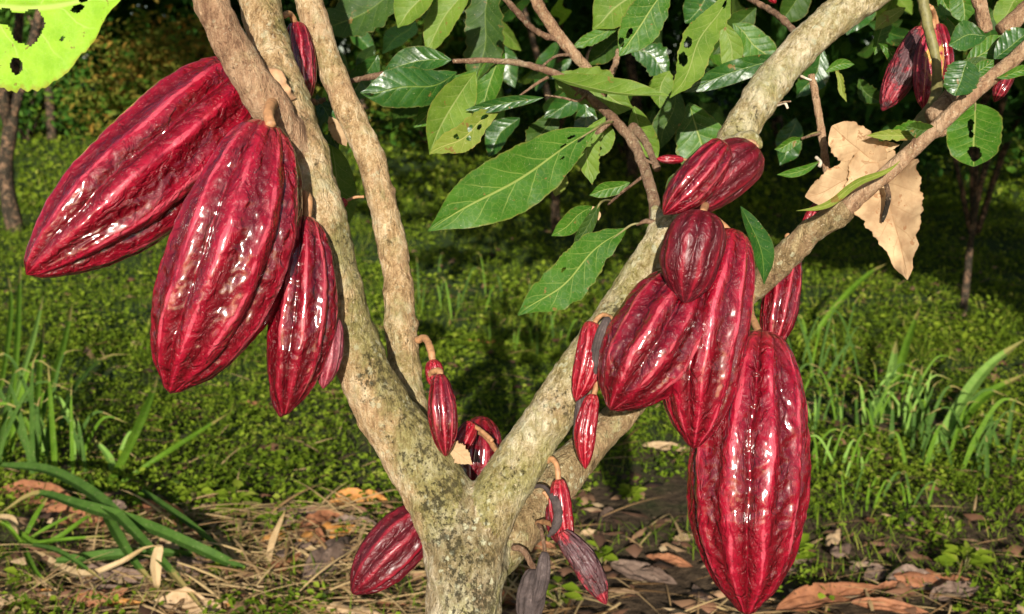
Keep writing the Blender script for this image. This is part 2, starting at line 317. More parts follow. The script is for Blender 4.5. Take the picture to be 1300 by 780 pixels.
# ------------------------------------------------------------------ pods
PROF = {
 'big': ([0, .012, .035, .08, .15, .25, .36, .47, .58, .68, .77, .85, .91, .955, .985, 1], [0, .26, .42, .58, .73, .87, .97, 1, .985, .925, .81, .65, .48, .27, .15, 0]),
 'shoulder': ([0, .006, .02, .05, .11, .2, .32, .45, .58, .7, .8, .88, .94, .975, 1], [0, .26, .44, .60, .77, .91, .99, 1, .96, .86, .70, .51, .33, .20, 0]),
 'oval': ([0, .01, .04, .1, .2, .35, .5, .65, .78, .88, .95, .985, 1], [0, .22, .45, .68, .87, .99, 1, .93, .77, .55, .32, .16, 0]),
 'slim': ([0, .01, .03, .08, .18, .35, .55, .72, .85, .93, .98, 1], [0, .35, .52, .68, .85, .98, 1, .88, .62, .36, .14, 0]),
}
def pod(label, a, b_, width, mat=None, prof='big', da=.9, db=.9, bend=0, ridges=10, seed=0, rot=0.0, depth=1.0, ridge_amp=.105, wart=1.0, stalk=None, stalkw=9, stalkmat=None, name='cocoa_pod', group=None, na=None, nl=None, cat='cocoa pod', stalkname='stalk'):
    A, B = P(*a, da), P(*b_, db); L = np.linalg.norm(B-A); dm = (da+db)/2; Rm = .895*width*dm/FPX/2
    big = width*L*FPX/dm > 12000
    na = na or (220 if big else 110); nl = nl or (270 if big else 130)
    x = np.linspace(0, 1, nl); t = (1-np.cos(np.pi*x))/2*.75+x*.25; t = (t-t[0])/(t[-1]-t[0])
    pr = np.interp(t, *PROF[prof])
    k = np.array([1, 2, 3, 2, 1.])/9; prs = np.convolve(np.pad(pr, 2, mode='edge'), k, 'valid'); prs[0] = prs[-1] = 0; prs[1] = pr[1]; prs[-2] = pr[-2]
    T = (B-A)/L; side = np.cross(T, -FW); side /= np.linalg.norm(side)
    fr = np.cross(side, T)                               # towards the camera
    if fr@FW > 0: fr = -fr
    cen = A+(B-A)*t[:, None]+side*(bend*dm/FPX*np.sin(np.pi*t))[:, None]
    th = np.linspace(0, 2*np.pi, na, endpoint=False)
    TH, TT = np.meshgrid(th, t); PRF = np.repeat(prs[:, None], na, 1)
    q = np.stack([np.cos(TH)*1.2, np.sin(TH)*1.2, TT*3+seed*5], -1).reshape(-1, 3)
    wob = (noise3(q*1.7)*.30).reshape(TH.shape)
    ph = (TH+rot)*ridges+wob*2.2
    c = .5+.5*np.cos(ph)
    odd = .5+.5*np.cos(ph/2*1.0) if ridges % 2 == 0 else c
    crest = c**1.3; furrow = np.exp(-(np.abs(np.mod(ph/2+np.pi/2, 2*np.pi)-np.pi)/.34)**2) if ridges == 10 else 0*c
    fade = np.clip(TT/.06, 0, 1)*np.clip((1-TT)/.05, 0, 1)
    bump1 = noise3(np.stack([np.cos(TH)*2.6, np.sin(TH)*2.6, TT*5.5+seed], -1).reshape(-1, 3)).reshape(TH.shape)
    h = ridge_amp*(crest-.5)*fade*(1+.35*bump1)-.075*furrow*fade+.02*bump1*fade+.05*noise3(np.stack([np.cos(TH)*.9+seed, np.sin(TH)*.9, TT*2.2+seed*3], -1).reshape(-1, 3)).reshape(TH.shape)*fade
    # warts, in millimetre space along the surface
    rad = Rm*PRF; sx = np.stack([np.cos(TH)*Rm*135, np.sin(TH)*Rm*135, TT*L*85+seed*3], -1).reshape(-1, 3)
    wn = noise3(sx+noise3(sx*.6)[:, None]*.9).reshape(TH.shape); wn2 = noise3(sx*2.3+9).reshape(TH.shape)
    wm = (1-.55*crest)*fade*np.clip(PRF*1.5, 0, 1)
    sc_w = min(1, Rm/.03)
    dr = wart*wm*(.0015*wn+.0006*wn2)*sc_w
    r = rad*(1+h)+dr*np.clip(PRF*3, 0, 1)
    V = cen[:, None]+(side*np.cos(TH)[..., None]+fr*depth*np.sin(TH)[..., None])*r[..., None]
    V = V.reshape(-1, 3)-A
    # local frame: rotate so that local Z runs along the pod
    M = np.stack([side, fr, np.cross(side, fr)], 1)
    if np.linalg.det(M) < 0: M[:, 2] *= -1
    Vl = V@M
    F = gridfaces(nl, na, True)
    if np.cross(side, fr)@T < 0: pass
    else: F = F[:, ::-1]
    rg = np.clip(crest*(1-.15*furrow)+.95*np.exp(-(np.abs(np.mod(ph/2+np.pi/2, 2*np.pi)-np.pi)/.07)**2)*(ridges == 10), 0, 1)
    m = mesh(name, Vl, F[:, ::-1], True, {'ridge': rg.ravel(), 'along': TT.ravel()})
    o = link(name, m, mat or POD)
    mw = Matrix([list(M[0])+[A[0]], list(M[1])+[A[1]], list(M[2])+[A[2]], [0, 0, 0, 1]])
    o.matrix_world = mw
    tag(o, label, cat, group)
    if stalk is not None:
        pts = px([(sx_, sy_, sd_, sw_) for sx_, sy_, sd_, sw_ in stalk]); pts[:, :3] = (pts[:, :3]-A)@M
        Vt, Ft = tube(pts, 26, 12, .0004, seed, freq=260)
        link(stalkname, mesh(stalkname, Vt, Ft, attrs={'moss': np.zeros(len(Vt))}), stalkmat or STALK, o)
    return o

# ------------------------------------------------------------------ leaves
def leaf_geo(a, b_, width, da, db, roll=0, sag=0, fold=.25, holes=(), ragged=.0, shape='oblong', seed=0, bend=0, wavy=.02, n=(72, 30), curl=0.0):
    """a, b_ pixel ends; returns V, F, uv"""
    A, B = P(*a, da), P(*b_, db); L = np.linalg.norm(B-A); dm = (da+db)/2
    T = (B-A)/L; back = -ray((a[0]+b_[0])/2, (a[1]+b_[1])/2); back /= np.linalg.norm(back)
    S = np.cross(T, back); S /= np.linalg.norm(S); N = np.cross(S, T)
    if N@back < 0: N = -N
    S2 = S*math.cos(R(roll))+N*math.sin(R(roll)); N2 = -S*math.sin(R(roll))+N*math.cos(R(roll))
    ns, ntv = n; s = np.linspace(0, 1, ns); t = np.linspace(-1, 1, ntv)
    prof = {'oblong': ([0, .04, .12, .25, .42, .58, .72, .82, .89, .94, .975, 1], [.02, .16, .44, .74, .95, 1, .88, .66, .40, .20, .10, .0]),
            'drop': ([0, .05, .18, .36, .58, .78, .92, 1], [.05, .42, .86, 1, .76, .44, .20, 0]),
            'lance': ([0, .06, .2, .4, .55, .75, .9, 1], [.02, .3, .72, 1, .98, .65, .24, 0]),
            'round': ([0, .03, .12, .3, .5, .7, .85, .95, 1], [.05, .38, .74, .98, 1, .95, .78, .42, 0]),
            'strap': ([0, .05, .2, .5, .8, .95, 1], [.3, .7, .95, 1, .7, .25, 0])}[shape]
    wv = np.interp(s, *prof); wv = np.convolve(np.pad(wv, 2, mode='edge'), np.ones(5)/5, 'valid'); wv[0] = .02; wv[-1] = 0
    Wm = (.86 if shape == 'oblong' and width < 100 else 1)*width*dm/FPX/2
    S_, T_ = np.meshgrid(s, t, indexing='ij')
    edge = 1+ragged*noise3(np.stack([S_*13, np.sign(T_)*3+seed, S_*0], -1).reshape(-1, 3)).reshape(S_.shape)*1.1+.35*ragged*noise3(np.stack([S_*45, np.sign(T_)*3+seed, S_*0], -1).reshape(-1, 3)).reshape(S_.shape)
    wid = Wm*wv[:, None]*T_*np.where(np.abs(T_) > .6, 1+(edge-1)*(np.abs(T_)-.6)/.4, 1)
    up = sag*dm/FPX*np.sin(np.pi*s)[:, None]
    sidew = bend*dm/FPX*np.sin(np.pi*s)[:, None]+(.05*L*np.sin(2*np.pi*s+seed*1.7)*np.sin(np.pi*s)*(.4+.6*np.sin(seed*3.3)))[:, None]
    # V fold plus soft waves at the rim; curl rolls the rim over
    z = np.abs(T_)**1.2*fold*Wm*wv[:, None]
    z = z+(wavy+.03)*Wm*3*np.abs(T_)**1.5*noise3(np.stack([S_*5+seed, np.sign(T_)*2, T_*0], -1).reshape(-1, 3)).reshape(S_.shape)
    ang = curl*T_
    wid2 = np.sin(ang)/curl*Wm*wv[:, None] if curl else wid
    if curl: z = z+(1-np.cos(ang))/curl*Wm*wv[:, None]
    ph = (S_*7-np.abs(T_)**.8*1.35+(T_ > 0)*.45); quilt = np.minimum(np.abs((ph % 1)-.5)*2, .8)
    z = z+.010*Wm*quilt*(1-np.abs(T_))*1.6*(np.abs(T_) > .05)
    V = A+(B-A)*S_[..., None]+S2*(wid2+sidew)[..., None]+N2*(z)[..., None]+N*up[..., None]
    V = V.reshape(-1, 3); F = gridfaces(ns, ntv, False)
    if len(holes) or ragged > .12:
        sc_ = S_.ravel()[F].mean(1); tc_ = T_.ravel()[F].mean(1); keep = np.ones(len(F), bool)
        jn = noise3(np.stack([sc_*16+seed, tc_*5, sc_*0], 1))
        for hs, ht, rs, rt in holes:
            keep &= ((sc_-hs)/rs)**2+((tc_-ht)/rt)**2 > 1+.6*jn
        F = F[keep]
    uv = np.stack([S_.ravel(), T_.ravel()*.5+.5], 1)
    return V, F, uv
def leaf(mat, a, b_, width, da=.95, db=None, parent=None, label=None, cat=None, group=None, name='leaf', stalk=None, stalkd=None, thick=.0004, origin=None, **k):
    db = da if db is None else db
    V, F, uv = leaf_geo(a, b_, width, da, db, **k)
    org = np.array(parent.location) if parent is not None else P(*a, da)
    m = mesh(name, V-org, F, True, uv=uv)
    o = link(name, m, LM.get(mat, mat) if isinstance(mat, str) else mat, parent)
    if parent is None: o.location = [float(c) for c in org]
    if label or cat: tag(o, label, cat, group)
    if stalk is not None:
        sd = stalkd or da
        pts = px([(stalk[0], stalk[1], sd, 3.6), ((stalk[0]+a[0])/2, (stalk[1]+a[1])/2-2, (sd+da)/2, 3.0), (a[0], a[1], da, 3.4), (a[0]+(b_[0]-a[0])*.12, a[1]+(b_[1]-a[1])*.12, da+(db-da)*.12, 1.6)])
        pts[:, :3] -= org
        Vt, Ft = tube(pts, 14, 7); link('leaf_stalk', mesh('leaf_stalk', Vt, Ft, attrs={'moss': np.zeros(len(Vt))}), STALKG, o)
    return o

# ------------------------------------------------------------------ ground
def gz(x, y):
    x = np.asarray(x, float); y = np.asarray(y, float)
    p = np.stack([x, y, 0*x], -1).reshape(-1, 3)
    return ((noise3(p*1.1)*.022+noise3(p*4.2+5)*.010)*np.clip((14-p[:, 1])/8, .3, 1)).reshape(x.shape)+rise(y)
def ground_material():
    b = NB('soil'); v = b.obj()
    n = b.noise(v, 3.5, 5, .65); n2 = b.noise(v, 40, 5, .7)
    c = b.ramp(n2, [(.3, (.030, .020, .012)), (.5, (.075, .048, .028)), (.7, (.15, .10, .06))])
    g = b.ramp(b.noise(v, 90, 4, .7), [(.35, (.018, .035, .008)), (.65, (.05, .085, .015))])
    sep = b.n('ShaderNodeSeparateXYZ'); b.l(v, sep.inputs[0])
    far = b.ramp(b.math('ADD', b.math('MULTIPLY', sep.outputs[1], .22), b.math('MULTIPLY', b.math('SUBTRACT', n, .5), 1.3)), [(.55, 0.0), (.85, 1.0)])
    c = b.mix(far, c, g)
    b.set(color=c, rough=.92, spec=.2, normal=b.bump(n2, 1, .02)); return b.m
xs = np.concatenate([-np.geomspace(120, 4, 22), np.linspace(-3.8, 3.8, 150), np.geomspace(4, 120, 22)])
ys = np.concatenate([-np.geomspace(60, .3, 12), np.linspace(0, 9, 200), np.linspace(9.1, 20, 60), np.geomspace(20.5, 160, 30)])
X, Y = np.meshgrid(xs, ys); Z = gz(X, Y)
gr = link('ground', mesh('ground', np.stack([X, Y, Z], -1).reshape(-1, 3), gridfaces(len(ys), len(xs), False)), ground_material())
tag(gr, kind='structure')

def tuft_mat(name, cols, rough=.6, trans=.25):
    b = NB(name); r = b.attr('rnd')
    c = b.ramp(r, [(i/(len(cols)-1), c) for i, c in enumerate(cols)])
    b.set(color=c, rough=rough, spec=.08); b.translucent(trans, b.mix(1.0, c, (1.0, 1.2, .5), 'MULTIPLY')); return b.m
HERB = tuft_mat('herb_leaf', [(.03, .055, .005), (.075, .12, .008), (.13, .19, .013), (.20, .26, .022), (.33, .33, .07)])
FARH = tuft_mat('far_grass', [(.05, .085, .007), (.095, .155, .012), (.15, .215, .018), (.27, .27, .05)])
STRAW = tuft_mat('straw', [(.13, .07, .03), (.30, .17, .075), (.48, .32, .16), (.60, .42, .20)], .65, .1)
def cards(N, C, L, Wd, dirv, nrm, rnd, fold=.25):
    """N folded leaves: C centre base (N,3), L length, Wd width, dirv (N,3) unit, nrm approx normal"""
    S = np.cross(dirv, nrm); S /= np.linalg.norm(S, axis=1)[:, None]+1e-9; Nn = np.cross(S, dirv)
    L = L[:, None]; Wd = Wd[:, None]
    a = C; c = C+dirv*L; m = C+dirv*L*.48-Nn*Wd*fold*.5
    l = C+dirv*L*.45+S*Wd*.5+Nn*Wd*fold*.5; r = C+dirv*L*.45-S*Wd*.5+Nn*Wd*fold*.5
    l2 = C+dirv*L*.75+S*Wd*.33-Nn*L*.03; r2 = C+dirv*L*.75-S*Wd*.33-Nn*L*.03; m2 = C+dirv*L*.76-Nn*L*.08
    V = np.stack([a, l, m, r, l2, m2, r2, c-Nn*L*.14], 1).reshape(-1, 3); o = (np.arange(N)*8)[:, None]
    F4 = np.concatenate([o+np.array([[1, 2, 5, 4]]), o+np.array([[2, 3, 6, 5]])]); F3 = np.concatenate([o+np.array([[0, 2, 1]]), o+np.array([[0, 3, 2]]), o+np.array([[4, 5, 7]]), o+np.array([[5, 6, 7]])])
    return V, [F4, F3], {'rnd': np.repeat(rnd, 8)}
def unit(v): return v/(np.linalg.norm(v, axis=-1)[..., None]+1e-9)
def blades(N, base, L, Wd, az, lean, rnd, nseg=5, droop=.5):
    """grass blades: tapering curved ribbons with a V section"""
    t = np.linspace(0, 1, nseg)[None, :, None]; d = np.stack([np.cos(az), np.sin(az), 0*az], -1)[:, None]
    th = (lean[:, None, None]+droop*t)                    # angle from vertical grows
    st = np.diff(t, axis=1, prepend=0)
    step = (d*np.sin(th)+np.array([0, 0, 1.])*np.cos(th))*st*L[:, None, None]
    C = base[:, None]+np.cumsum(step, 1)
    S = np.stack([-np.sin(az), np.cos(az), 0*az], -1)[:, None]; wv = (np.clip(1-t, 0, 1)**.6*(.6+.4*np.clip(t*5, 0, 1)))*Wd[:, None, None]*.5
    up = np.cross(S, unit(step+1e-9)); 
    V = np.stack([C+S*wv+up*wv*.35, C, C-S*wv+up*wv*.35], 2).reshape(-1, 3)
    o = (np.arange(N)*nseg*3)[:, None, None, None]; i = (np.arange(nseg-1)*3)[None, :, None, None]; j = np.arange(2)[None, None, :, None]
    q = np.array([0, 1, 4, 3])[None, None, None, :]
    F = (o+i+j+q).reshape(-1, 4)
    return V, F, {'rnd': np.repeat(rnd, nseg*3)}
def inview(n, y0, y1, pw=1.0, marg=.25):
    y = y0+(y1-y0)*rng.random(n)**pw; hw = y*.46+marg
    return (rng.random(n)*2-1)*hw, y
# herb carpet
parts = []
def herb(n, y0, y1, size, hmax, pw, cover):
    x, y = inview(n, y0, y1, pw)
    p = np.stack([x, y, 0*x], -1)
    dens = fbm(p*1.6+3, 3)*.6+fbm(p*6, 2)*.4
    # the near litter strip is sparse, and a bare patch lies at lower right
    thr = cover+np.clip((2.60-y)/.35, 0, 1)*np.where(x > .45, .30, .55)+.5*np.exp(-(((x-.62)/.30)**2+((y-2.35)/.25)**2))
    k = dens > thr+(rng.random(n)-.5)*.35
    x, y = x[k], y[k]; n = len(x)
    h = rng.random(n)**1.5*hmax*(1+dens[k]); z = gz(x, y)+h
    az = rng.random(n)*2*np.pi; el = rng.normal(.15, .45, n)
    d = np.stack([np.cos(az)*np.cos(el), np.sin(az)*np.cos(el), np.sin(el)], -1)
    nr = unit(np.array([0, -.25, 1.])+rng.normal(size=(n, 3))*.45)
    L = size*(.5+rng.random(n)); rnd = np.clip(.42+.3*noise3(np.stack([x, y, 0*x], -1)*3)+rng.normal(0, .2, n), 0, 1)
    return cards(n, np.stack([x, y, z], -1), L, L*(.4+.4*rng.random(n)), d, nr, rnd)
parts.append(herb(90000, 1.9, 4.6, .0135, .040, 1.1, -.22))
parts.append(herb(70000, 4.2, 9.0, .021, .05, 1.0, -.16))
parts.append(herb(36000, 8.5, 20., .05, .07, 1.0, -.30))
V, F, A = join(parts)
tag(link('ground_cover', mesh('ground_cover', V, F, False, A), HERB), 'low green herbs and creeping leaves carpeting the soil', 'ground cover', kind='stuff')
parts = []
for n, y0, y1, ln, wd in ((13000, 1.9, 4.5, .06, .0032), (20000, 4., 9., .085, .005), (22000, 8.5, 24., .13, .011)):
    x, y = inview(n, y0, y1, 1.1); k = noise3(np.stack([x, y, 0*x], -1)*1.4+7) > -.15; x, y = x[k], y[k]; n = len(x)
    parts.append(blades(n, np.stack([x, y, gz(x, y)], -1), ln*(.4+rng.random(n)), wd*(.6+.8*rng.random(n)), rng.random(n)*6.28, rng.random(n)*.7, np.clip(rng.normal(.5, .25, n), 0, 1), 4, .8))
V, F, A = join(parts)
tag(link('grass', mesh('grass', V, F, False, A), FARH), 'short thin grass blades scattered through the ground cover', 'grass', kind='stuff')
# straw and dry strips
n = 2400; x, y = inview(n, 1.95, 3.0, 1.3); k = (rng.random(n) < np.clip((2.75-y)/.5, .08, 1)*np.where(x > .1, .35, 1)); x, y = x[k], y[k]; n = len(x)
S1 = blades(n, np.stack([x, y, gz(x, y)+.004+.02*rng.random(n)], -1), .05+.16*rng.random(n)**1.5, .003+.007*rng.random(n)**2, rng.normal(0, .9, n)+np.where(rng.random(n) < .5, 0, np.pi), 1.25+.35*rng.random(n), rng.random(n), 6, .3)
n = 900; x, y = inview(n, 2.8, 7, 1.2)
S2 = blades(n, np.stack([x, y, gz(x, y)+.02+.02*rng.random(n)], -1), .05+.10*rng.random(n), .004+.004*rng.random(n), rng.random(n)*6.28, 1.2+.4*rng.random(n), rng.random(n)*.8, 5, .3)
n = 650; y = 1.95+.62*rng.random(n); x = -.95+1.0*rng.random(n)**.9
S3 = blades(n, np.stack([x, y, gz(x, y)+.006+.03*rng.random(n)], -1), .06+.20*rng.random(n)**1.3, .004+.008*rng.random(n)**2, rng.normal(0, .8, n)+np.where(rng.random(n) < .5, 0, np.pi), 1.15+.4*rng.random(n), .35+.65*rng.random(n), 7, .45)
V, F, A = join([S1, S2, S3]); tag(link('straw_litter', mesh('straw_litter', V, F, False, A), STRAW), 'dry straw coloured grass litter strewn over the soil', 'straw litter', kind='stuff')

# ------------------------------------------------------------------ dead leaves on the ground
DL = {
 'rust': leaf_material('dead_rust', (.22, .085, .04), (.34, .14, .065), (.20, .09, .05), .6, .08, .5, (.12, .06, .03), .012, 8, .5, (.08, .04, .02)),
 'grey': leaf_material('dead_grey', (.12, .075, .055), (.21, .14, .105), (.13, .09, .065), .6, .05, .6, (.10, .06, .04), .012, 8, .5, (.05, .035, .025)),
 'orange': leaf_material('dead_orange', (.42, .17, .04), (.55, .26, .07), (.38, .17, .06), .55, .12, .5, (.22, .09, .03), .012, 8, .5, (.2, .08, .02)),
 'tan': leaf_material('dead_tan', (.40, .26, .14), (.52, .36, .21), (.36, .24, .13), .65, .12, .4, (.25, .14, .07), .012, 8, .4, (.22, .13, .07)),
}
def dead_leaf_geo(A, B, W, sd, c0=1.1, cup=1, lift=0):
    T = (B-A)/np.linalg.norm(B-A); upv = unit(np.array([0, -.45, 1.])); S = unit(np.cross(T, upv)); N = np.cross(S, T); N = N if N[2] > 0 else -N
    s = np.linspace(0, 1, 20); t = np.linspace(-1, 1, 9); wv = np.interp(s, [0, .05, .2, .45, .7, .9, 1], [.03, .35, .8, 1, .8, .35, 0]); S_, T_ = np.meshgrid(s, t, indexing='ij')
    ang = c0*T_; q = np.stack([S_*4+sd, T_*2.2, T_*0], -1).reshape(-1, 3); cr = noise3(q).reshape(S_.shape)*.4+noise3(q*2.7).reshape(S_.shape)*.2
    z = cup*(1-np.cos(ang))/c0*W*wv[:, None]+cr*W*wv[:, None]
    V = A+(B-A)*S_[..., None]+S*(np.sin(ang)/c0*W*wv[:, None]*(1+.3*cr))[..., None]+N*z[..., None]; V = V.reshape(-1, 3)
    g = gz(V[:, 0], V[:, 1])+.003; lo = (V[:, 2]-g).min(); V[:, 2] -= min(lo, 0)
    return V, gridfaces(20, 9, False), {'u': S_.ravel(), 'v': T_.ravel()*.5+.5}
def dead_leaf(mat, a, b_, wpx, label, h0=.015, h1=.015, lift=0, **k):
    A = PG(*a, h0); B = PG(*b_, h1); L = np.linalg.norm(B-A)
    T = (B-A)/L; upv = unit(np.array([0, -.45, 1.])); S = unit(np.cross(T, upv)); N = np.cross(S, T)
    N = N if N[2] > 0 else -N
    d = np.linalg.norm(A-CAM)
    W = wpx*d/FPX/2; ns, ntv = 44, 22; s = np.linspace(0, 1, ns); t = np.linspace(-1, 1, ntv); sd = k.get('seed', 0)
    wv = np.interp(s, [0, .05, .2, .45, .7, .9, 1], [.03, .35, .8, 1, .8, .35, 0]); S_, T_ = np.meshgrid(s, t, indexing='ij')
    c = k.get('curl', 1.1)*(1+.5*noise3(np.stack([S_*3+sd, T_*0, T_*0], -1).reshape(-1, 3)).reshape(S_.shape)); ang = c*T_
    q = np.stack([S_*4+sd, T_*2.2, T_*0], -1).reshape(-1, 3); cr = noise3(q).reshape(S_.shape)*.30+noise3(q*2.7).reshape(S_.shape)*.12
    z = (1-np.cos(ang))/c*W*wv[:, None]*k.get('cup', 1)+cr*W*wv[:, None]+np.sin(np.pi*S_)*lift
    V = A+(B-A)*S_[..., None]+S*(np.sin(ang)/c*W*wv[:, None]*(1+.2*cr))[..., None]+N*z[..., None]
    V = V.reshape(-1, 3); g = gz(V[:, 0], V[:, 1])+.004; lo = (V[:, 2]-g).min(); V[:, 2] -= lo-.001 if lo > .02 else min(lo, 0)
    F = gridfaces(ns, ntv, False); jn = noise3(np.stack([S_.ravel()*9+sd, T_.ravel()*4, T_.ravel()*0], 1))[F].mean(1)
    F = F[(jn < .62) | (np.abs(T_.ravel()[F].mean(1)) < .4)]
    o = link('dead_leaf', mesh('dead_leaf', V-A, F, True, uv=np.stack([S_.ravel(), T_.ravel()*.5+.5], 1)), DL[mat], loc=A)
    tag(o, label, 'dead leaf', k.get('group', 'dead leaves on the ground'))
dead = [
 ('rust', (0, 622), (105, 645), 40, 'rusty brown dead leaf at the left edge under the long green blades', dict(curl=.8)),
 ('rust', (52, 650), (150, 672), 44, 'reddish dead leaf lying under the crossing of the long green blades', dict(curl=.9)),
 ('rust', (180, 640), (255, 690), 40, 'reddish brown dead leaf right of the long crossing green blades', dict(curl=1.0)),
 ('grey', (90, 735), (200, 752), 46, 'dark grey brown curled dead leaf at lower left, below the pale folded strip', dict(curl=1.2)),
 ('grey', (196, 735), (278, 722), 48, 'smooth purplish grey dead leaf under the widest green blade', dict(curl=1.3, cup=-1, lift=.02)),
 ('grey', (385, 740), (455, 682), 62, 'large crumpled greyish pink dead leaf just left of the low hanging pod', dict(curl=1.5, cup=-1, lift=.035)),
 ('grey', (360, 672), (430, 645), 34, 'small grey dead leaf with upturned point left of the trunk', dict(curl=.9)),
 ('orange', (330, 690), (385, 672), 22, 'small orange brown dead leaf behind the crumpled grey pink one', dict(curl=.9)),
 ('orange', (20, 752), (200, 772), 20, 'long flat orange dead leaf strip along the bottom left edge', dict(curl=.5)),
 ('orange', (205, 770), (340, 776), 20, 'orange dead leaf strip at the bottom, right of the widest green blade', dict(curl=.5)),
 ('rust', (350, 775), (520, 768), 24, 'long red brown dead strip at the bottom, against the trunk', dict(curl=.6)),
 ('rust', (985, 775), (1118, 745), 44, 'large red brown dead leaf right of the lowest pod tip', dict(curl=1.0)),
 ('grey', (1125, 735), (1200, 742), 40, 'flat grey brown dead leaf with a yellow blotch at lower right', dict(curl=.6)),
 ('grey', (1180, 760), (1245, 745), 30, 'narrow grey dead leaf beside the flat one at lower right', dict(curl=.7)),
 ('rust', (1080, 765), (1180, 778), 22, 'reddish dead leaf at the bottom edge, lower right corner area', dict(curl=.7)),
 ('tan', (815, 565), (880, 572), 18, 'buff dead leaf on the ground left of the big lowest pod', dict(curl=.6)),
 ('tan', (735, 680), (768, 678), 18, 'small buff dead leaf on the ground right of the young red pod', dict(curl=.6)),
 ('rust', (305, 512), (352, 518), 14, 'brown dead leaf on the green ground below the third pod', dict(curl=.6)),
 ('tan', (160, 440), (186, 436), 12, 'tiny buff dead leaf on the green below the largest left pod', dict(curl=.6)),
 ('rust', (820, 706), (880, 720), 20, 'brown flattened dead leaf left of the lowest pod tip', dict(curl=.6)),
 ('grey', (775, 715), (860, 742), 34, 'dull dark dead leaf pressed into the bare soil between trunk and lowest pod', dict(curl=.4)),
 ('orange', (590, 432), (640, 436), 9, 'orange fallen leaf far off between the trunk limbs', dict(curl=.5)),
]
for i, (mt, a, b_, wp, lb, k) in enumerate(dead): dead_leaf(mt, a, b_, wp, lb, seed=i*3.1, **k)
for mt_, cnt in (('rust', 26), ('grey', 26), ('tan', 18), ('orange', 5)):
    ps = []
    for i in range(cnt):
        y_ = rng.uniform(1.95, 2.62); x_ = rng.uniform(-1, 1)*(y_*.46+.1)
        if x_ > .05 and rng.random() < .55: continue
        a_ = rng.uniform(0, 6.28); ln = rng.uniform(.06, .15); A0 = np.array([x_, y_, float(gz(x_, y_))+.01]); B0 = A0+[ln*math.cos(a_), ln*math.sin(a_), rng.uniform(-.005, .02)]
        ps.append(dead_leaf_geo(A0, B0, ln*rng.uniform(.16, .27), i*2.3, rng.uniform(.6, 1.7), rng.choice([-1, 1])))
    V, F, A = join(ps); tag(link('leaf_litter', mesh('leaf_litter', V, F, True, uv=np.stack([A['u'], A['v']], 1)), DL[mt_]), {'rust': 'rusty brown leaf litter strewn along the bottom', 'grey': 'grey brown leaf litter strewn along the bottom', 'tan': 'buff leaf litter strewn along the bottom', 'orange': 'orange leaf litter strewn along the bottom'}[mt_], 'leaf litter', kind='stuff')
# small scraps
n = 420; x, y = inview(n, 1.95, 9, 1.6); az = rng.random(n)*6.28
lit = cards(n, np.stack([x, y, gz(x, y)+.02], -1), .04+.05*rng.random(n), .015+.03*rng.random(n), np.stack([np.cos(az), np.sin(az), rng.normal(0, .15, n)], -1), unit(np.array([0, 0, 1.])+rng.normal(size=(n, 3))*.3), rng.random(n)*.75, -.5)
n9 = 0
n2_ = 420; x, y = inview(n2_, 1.9, 2.75, 1.0, .1); az = rng.random(n2_)*6.28; k = rng.random(n2_) < np.clip((2.75-y)/.3, 0, 1)*np.where(x > .45, .4, 1); x, y, az = x[k], y[k], az[k]; n2_ = len(x)
lit2 = cards(n2_, np.stack([x, y, gz(x, y)+.012+.015*rng.random(n2_)], -1), .03+.06*rng.random(n2_), .008+.018*rng.random(n2_), np.stack([np.cos(az), np.sin(az)*.6, rng.normal(0, .12, n2_)], -1), unit(np.array([0, -.2, 1.])+rng.normal(size=(n2_, 3))*.35), rng.random(n2_), -.5)
V_, F_, A_ = join([lit, lit2]); lit = (V_, F_, A_)
b = NB('litter'); c = b.ramp(b.attr('rnd'), [(0, (.07, .035, .02)), (.4, (.18, .08, .04)), (.7, (.30, .17, .09)), (1, (.42, .30, .17))]); b.set(color=c, rough=.7)
tag(link('leaf_litter', mesh('leaf_litter', lit[0], lit[1], True, lit[2]), b.m), 'small brown leaf scraps scattered over the ground', 'leaf litter', kind='stuff')

# ------------------------------------------------------------------ grass blades one can point at
def blade_material(name, c1, c2, rough=.45):
    b = NB(name); u = b.n('ShaderNodeUVMap', uv_map='UVMap'); sx = b.n('ShaderNodeSeparateXYZ'); b.l(u.outputs[0], sx.inputs[0])
    st = b.n('ShaderNodeTexWave'); st.inputs['Scale'].default_value = 6; cmb = b.n('ShaderNodeCombineXYZ'); b.l(sx.outputs[1], cmb.inputs[0]); b.l(cmb.outputs[0], st.inputs['Vector'])
    n = b.noise(b.obj(), 30, 4, .6)
    c = b.mix(b.ramp(n, [(.35, 0.0), (.65, 1.0)]), c1, c2); c = b.mix(b.math('MULTIPLY', st.outputs['Fac'], .25), c, tuple(min(1, x*1.6) for x in c2))
    c = b.mix(b.ramp(b.noise(b.obj(), 260, 3), [(.66, 0.0), (.70, .7)]), c, (.4, .36, .2))
    c = b.mix(b.math('MULTIPLY', b.ramp(b.math('ADD', sx.outputs[0], b.math('MULTIPLY', n, .3)), [(.98, 0.0), (1.12, .85)]), .8), c, (.36, .25, .10))
    b.set(color=c, rough=rough, spec=.10, normal=b.bump(st.outputs['Fac'], .3, .0005)); b.translucent(.25, b.mix(1.0, c, (1, 1.2, .5), 'MULTIPLY')); return b.m
BLD = blade_material('blade_dark', (.040, .088, .014), (.068, .135, .022), .55); BLG = blade_material('blade_green', (.065, .14, .010), (.12, .22, .018)); BLL = blade_material('blade_light', (.16, .30, .05), (.24, .38, .08))
BLS = blade_material('blade_straw', (.42, .28, .14), (.58, .42, .24), .6)
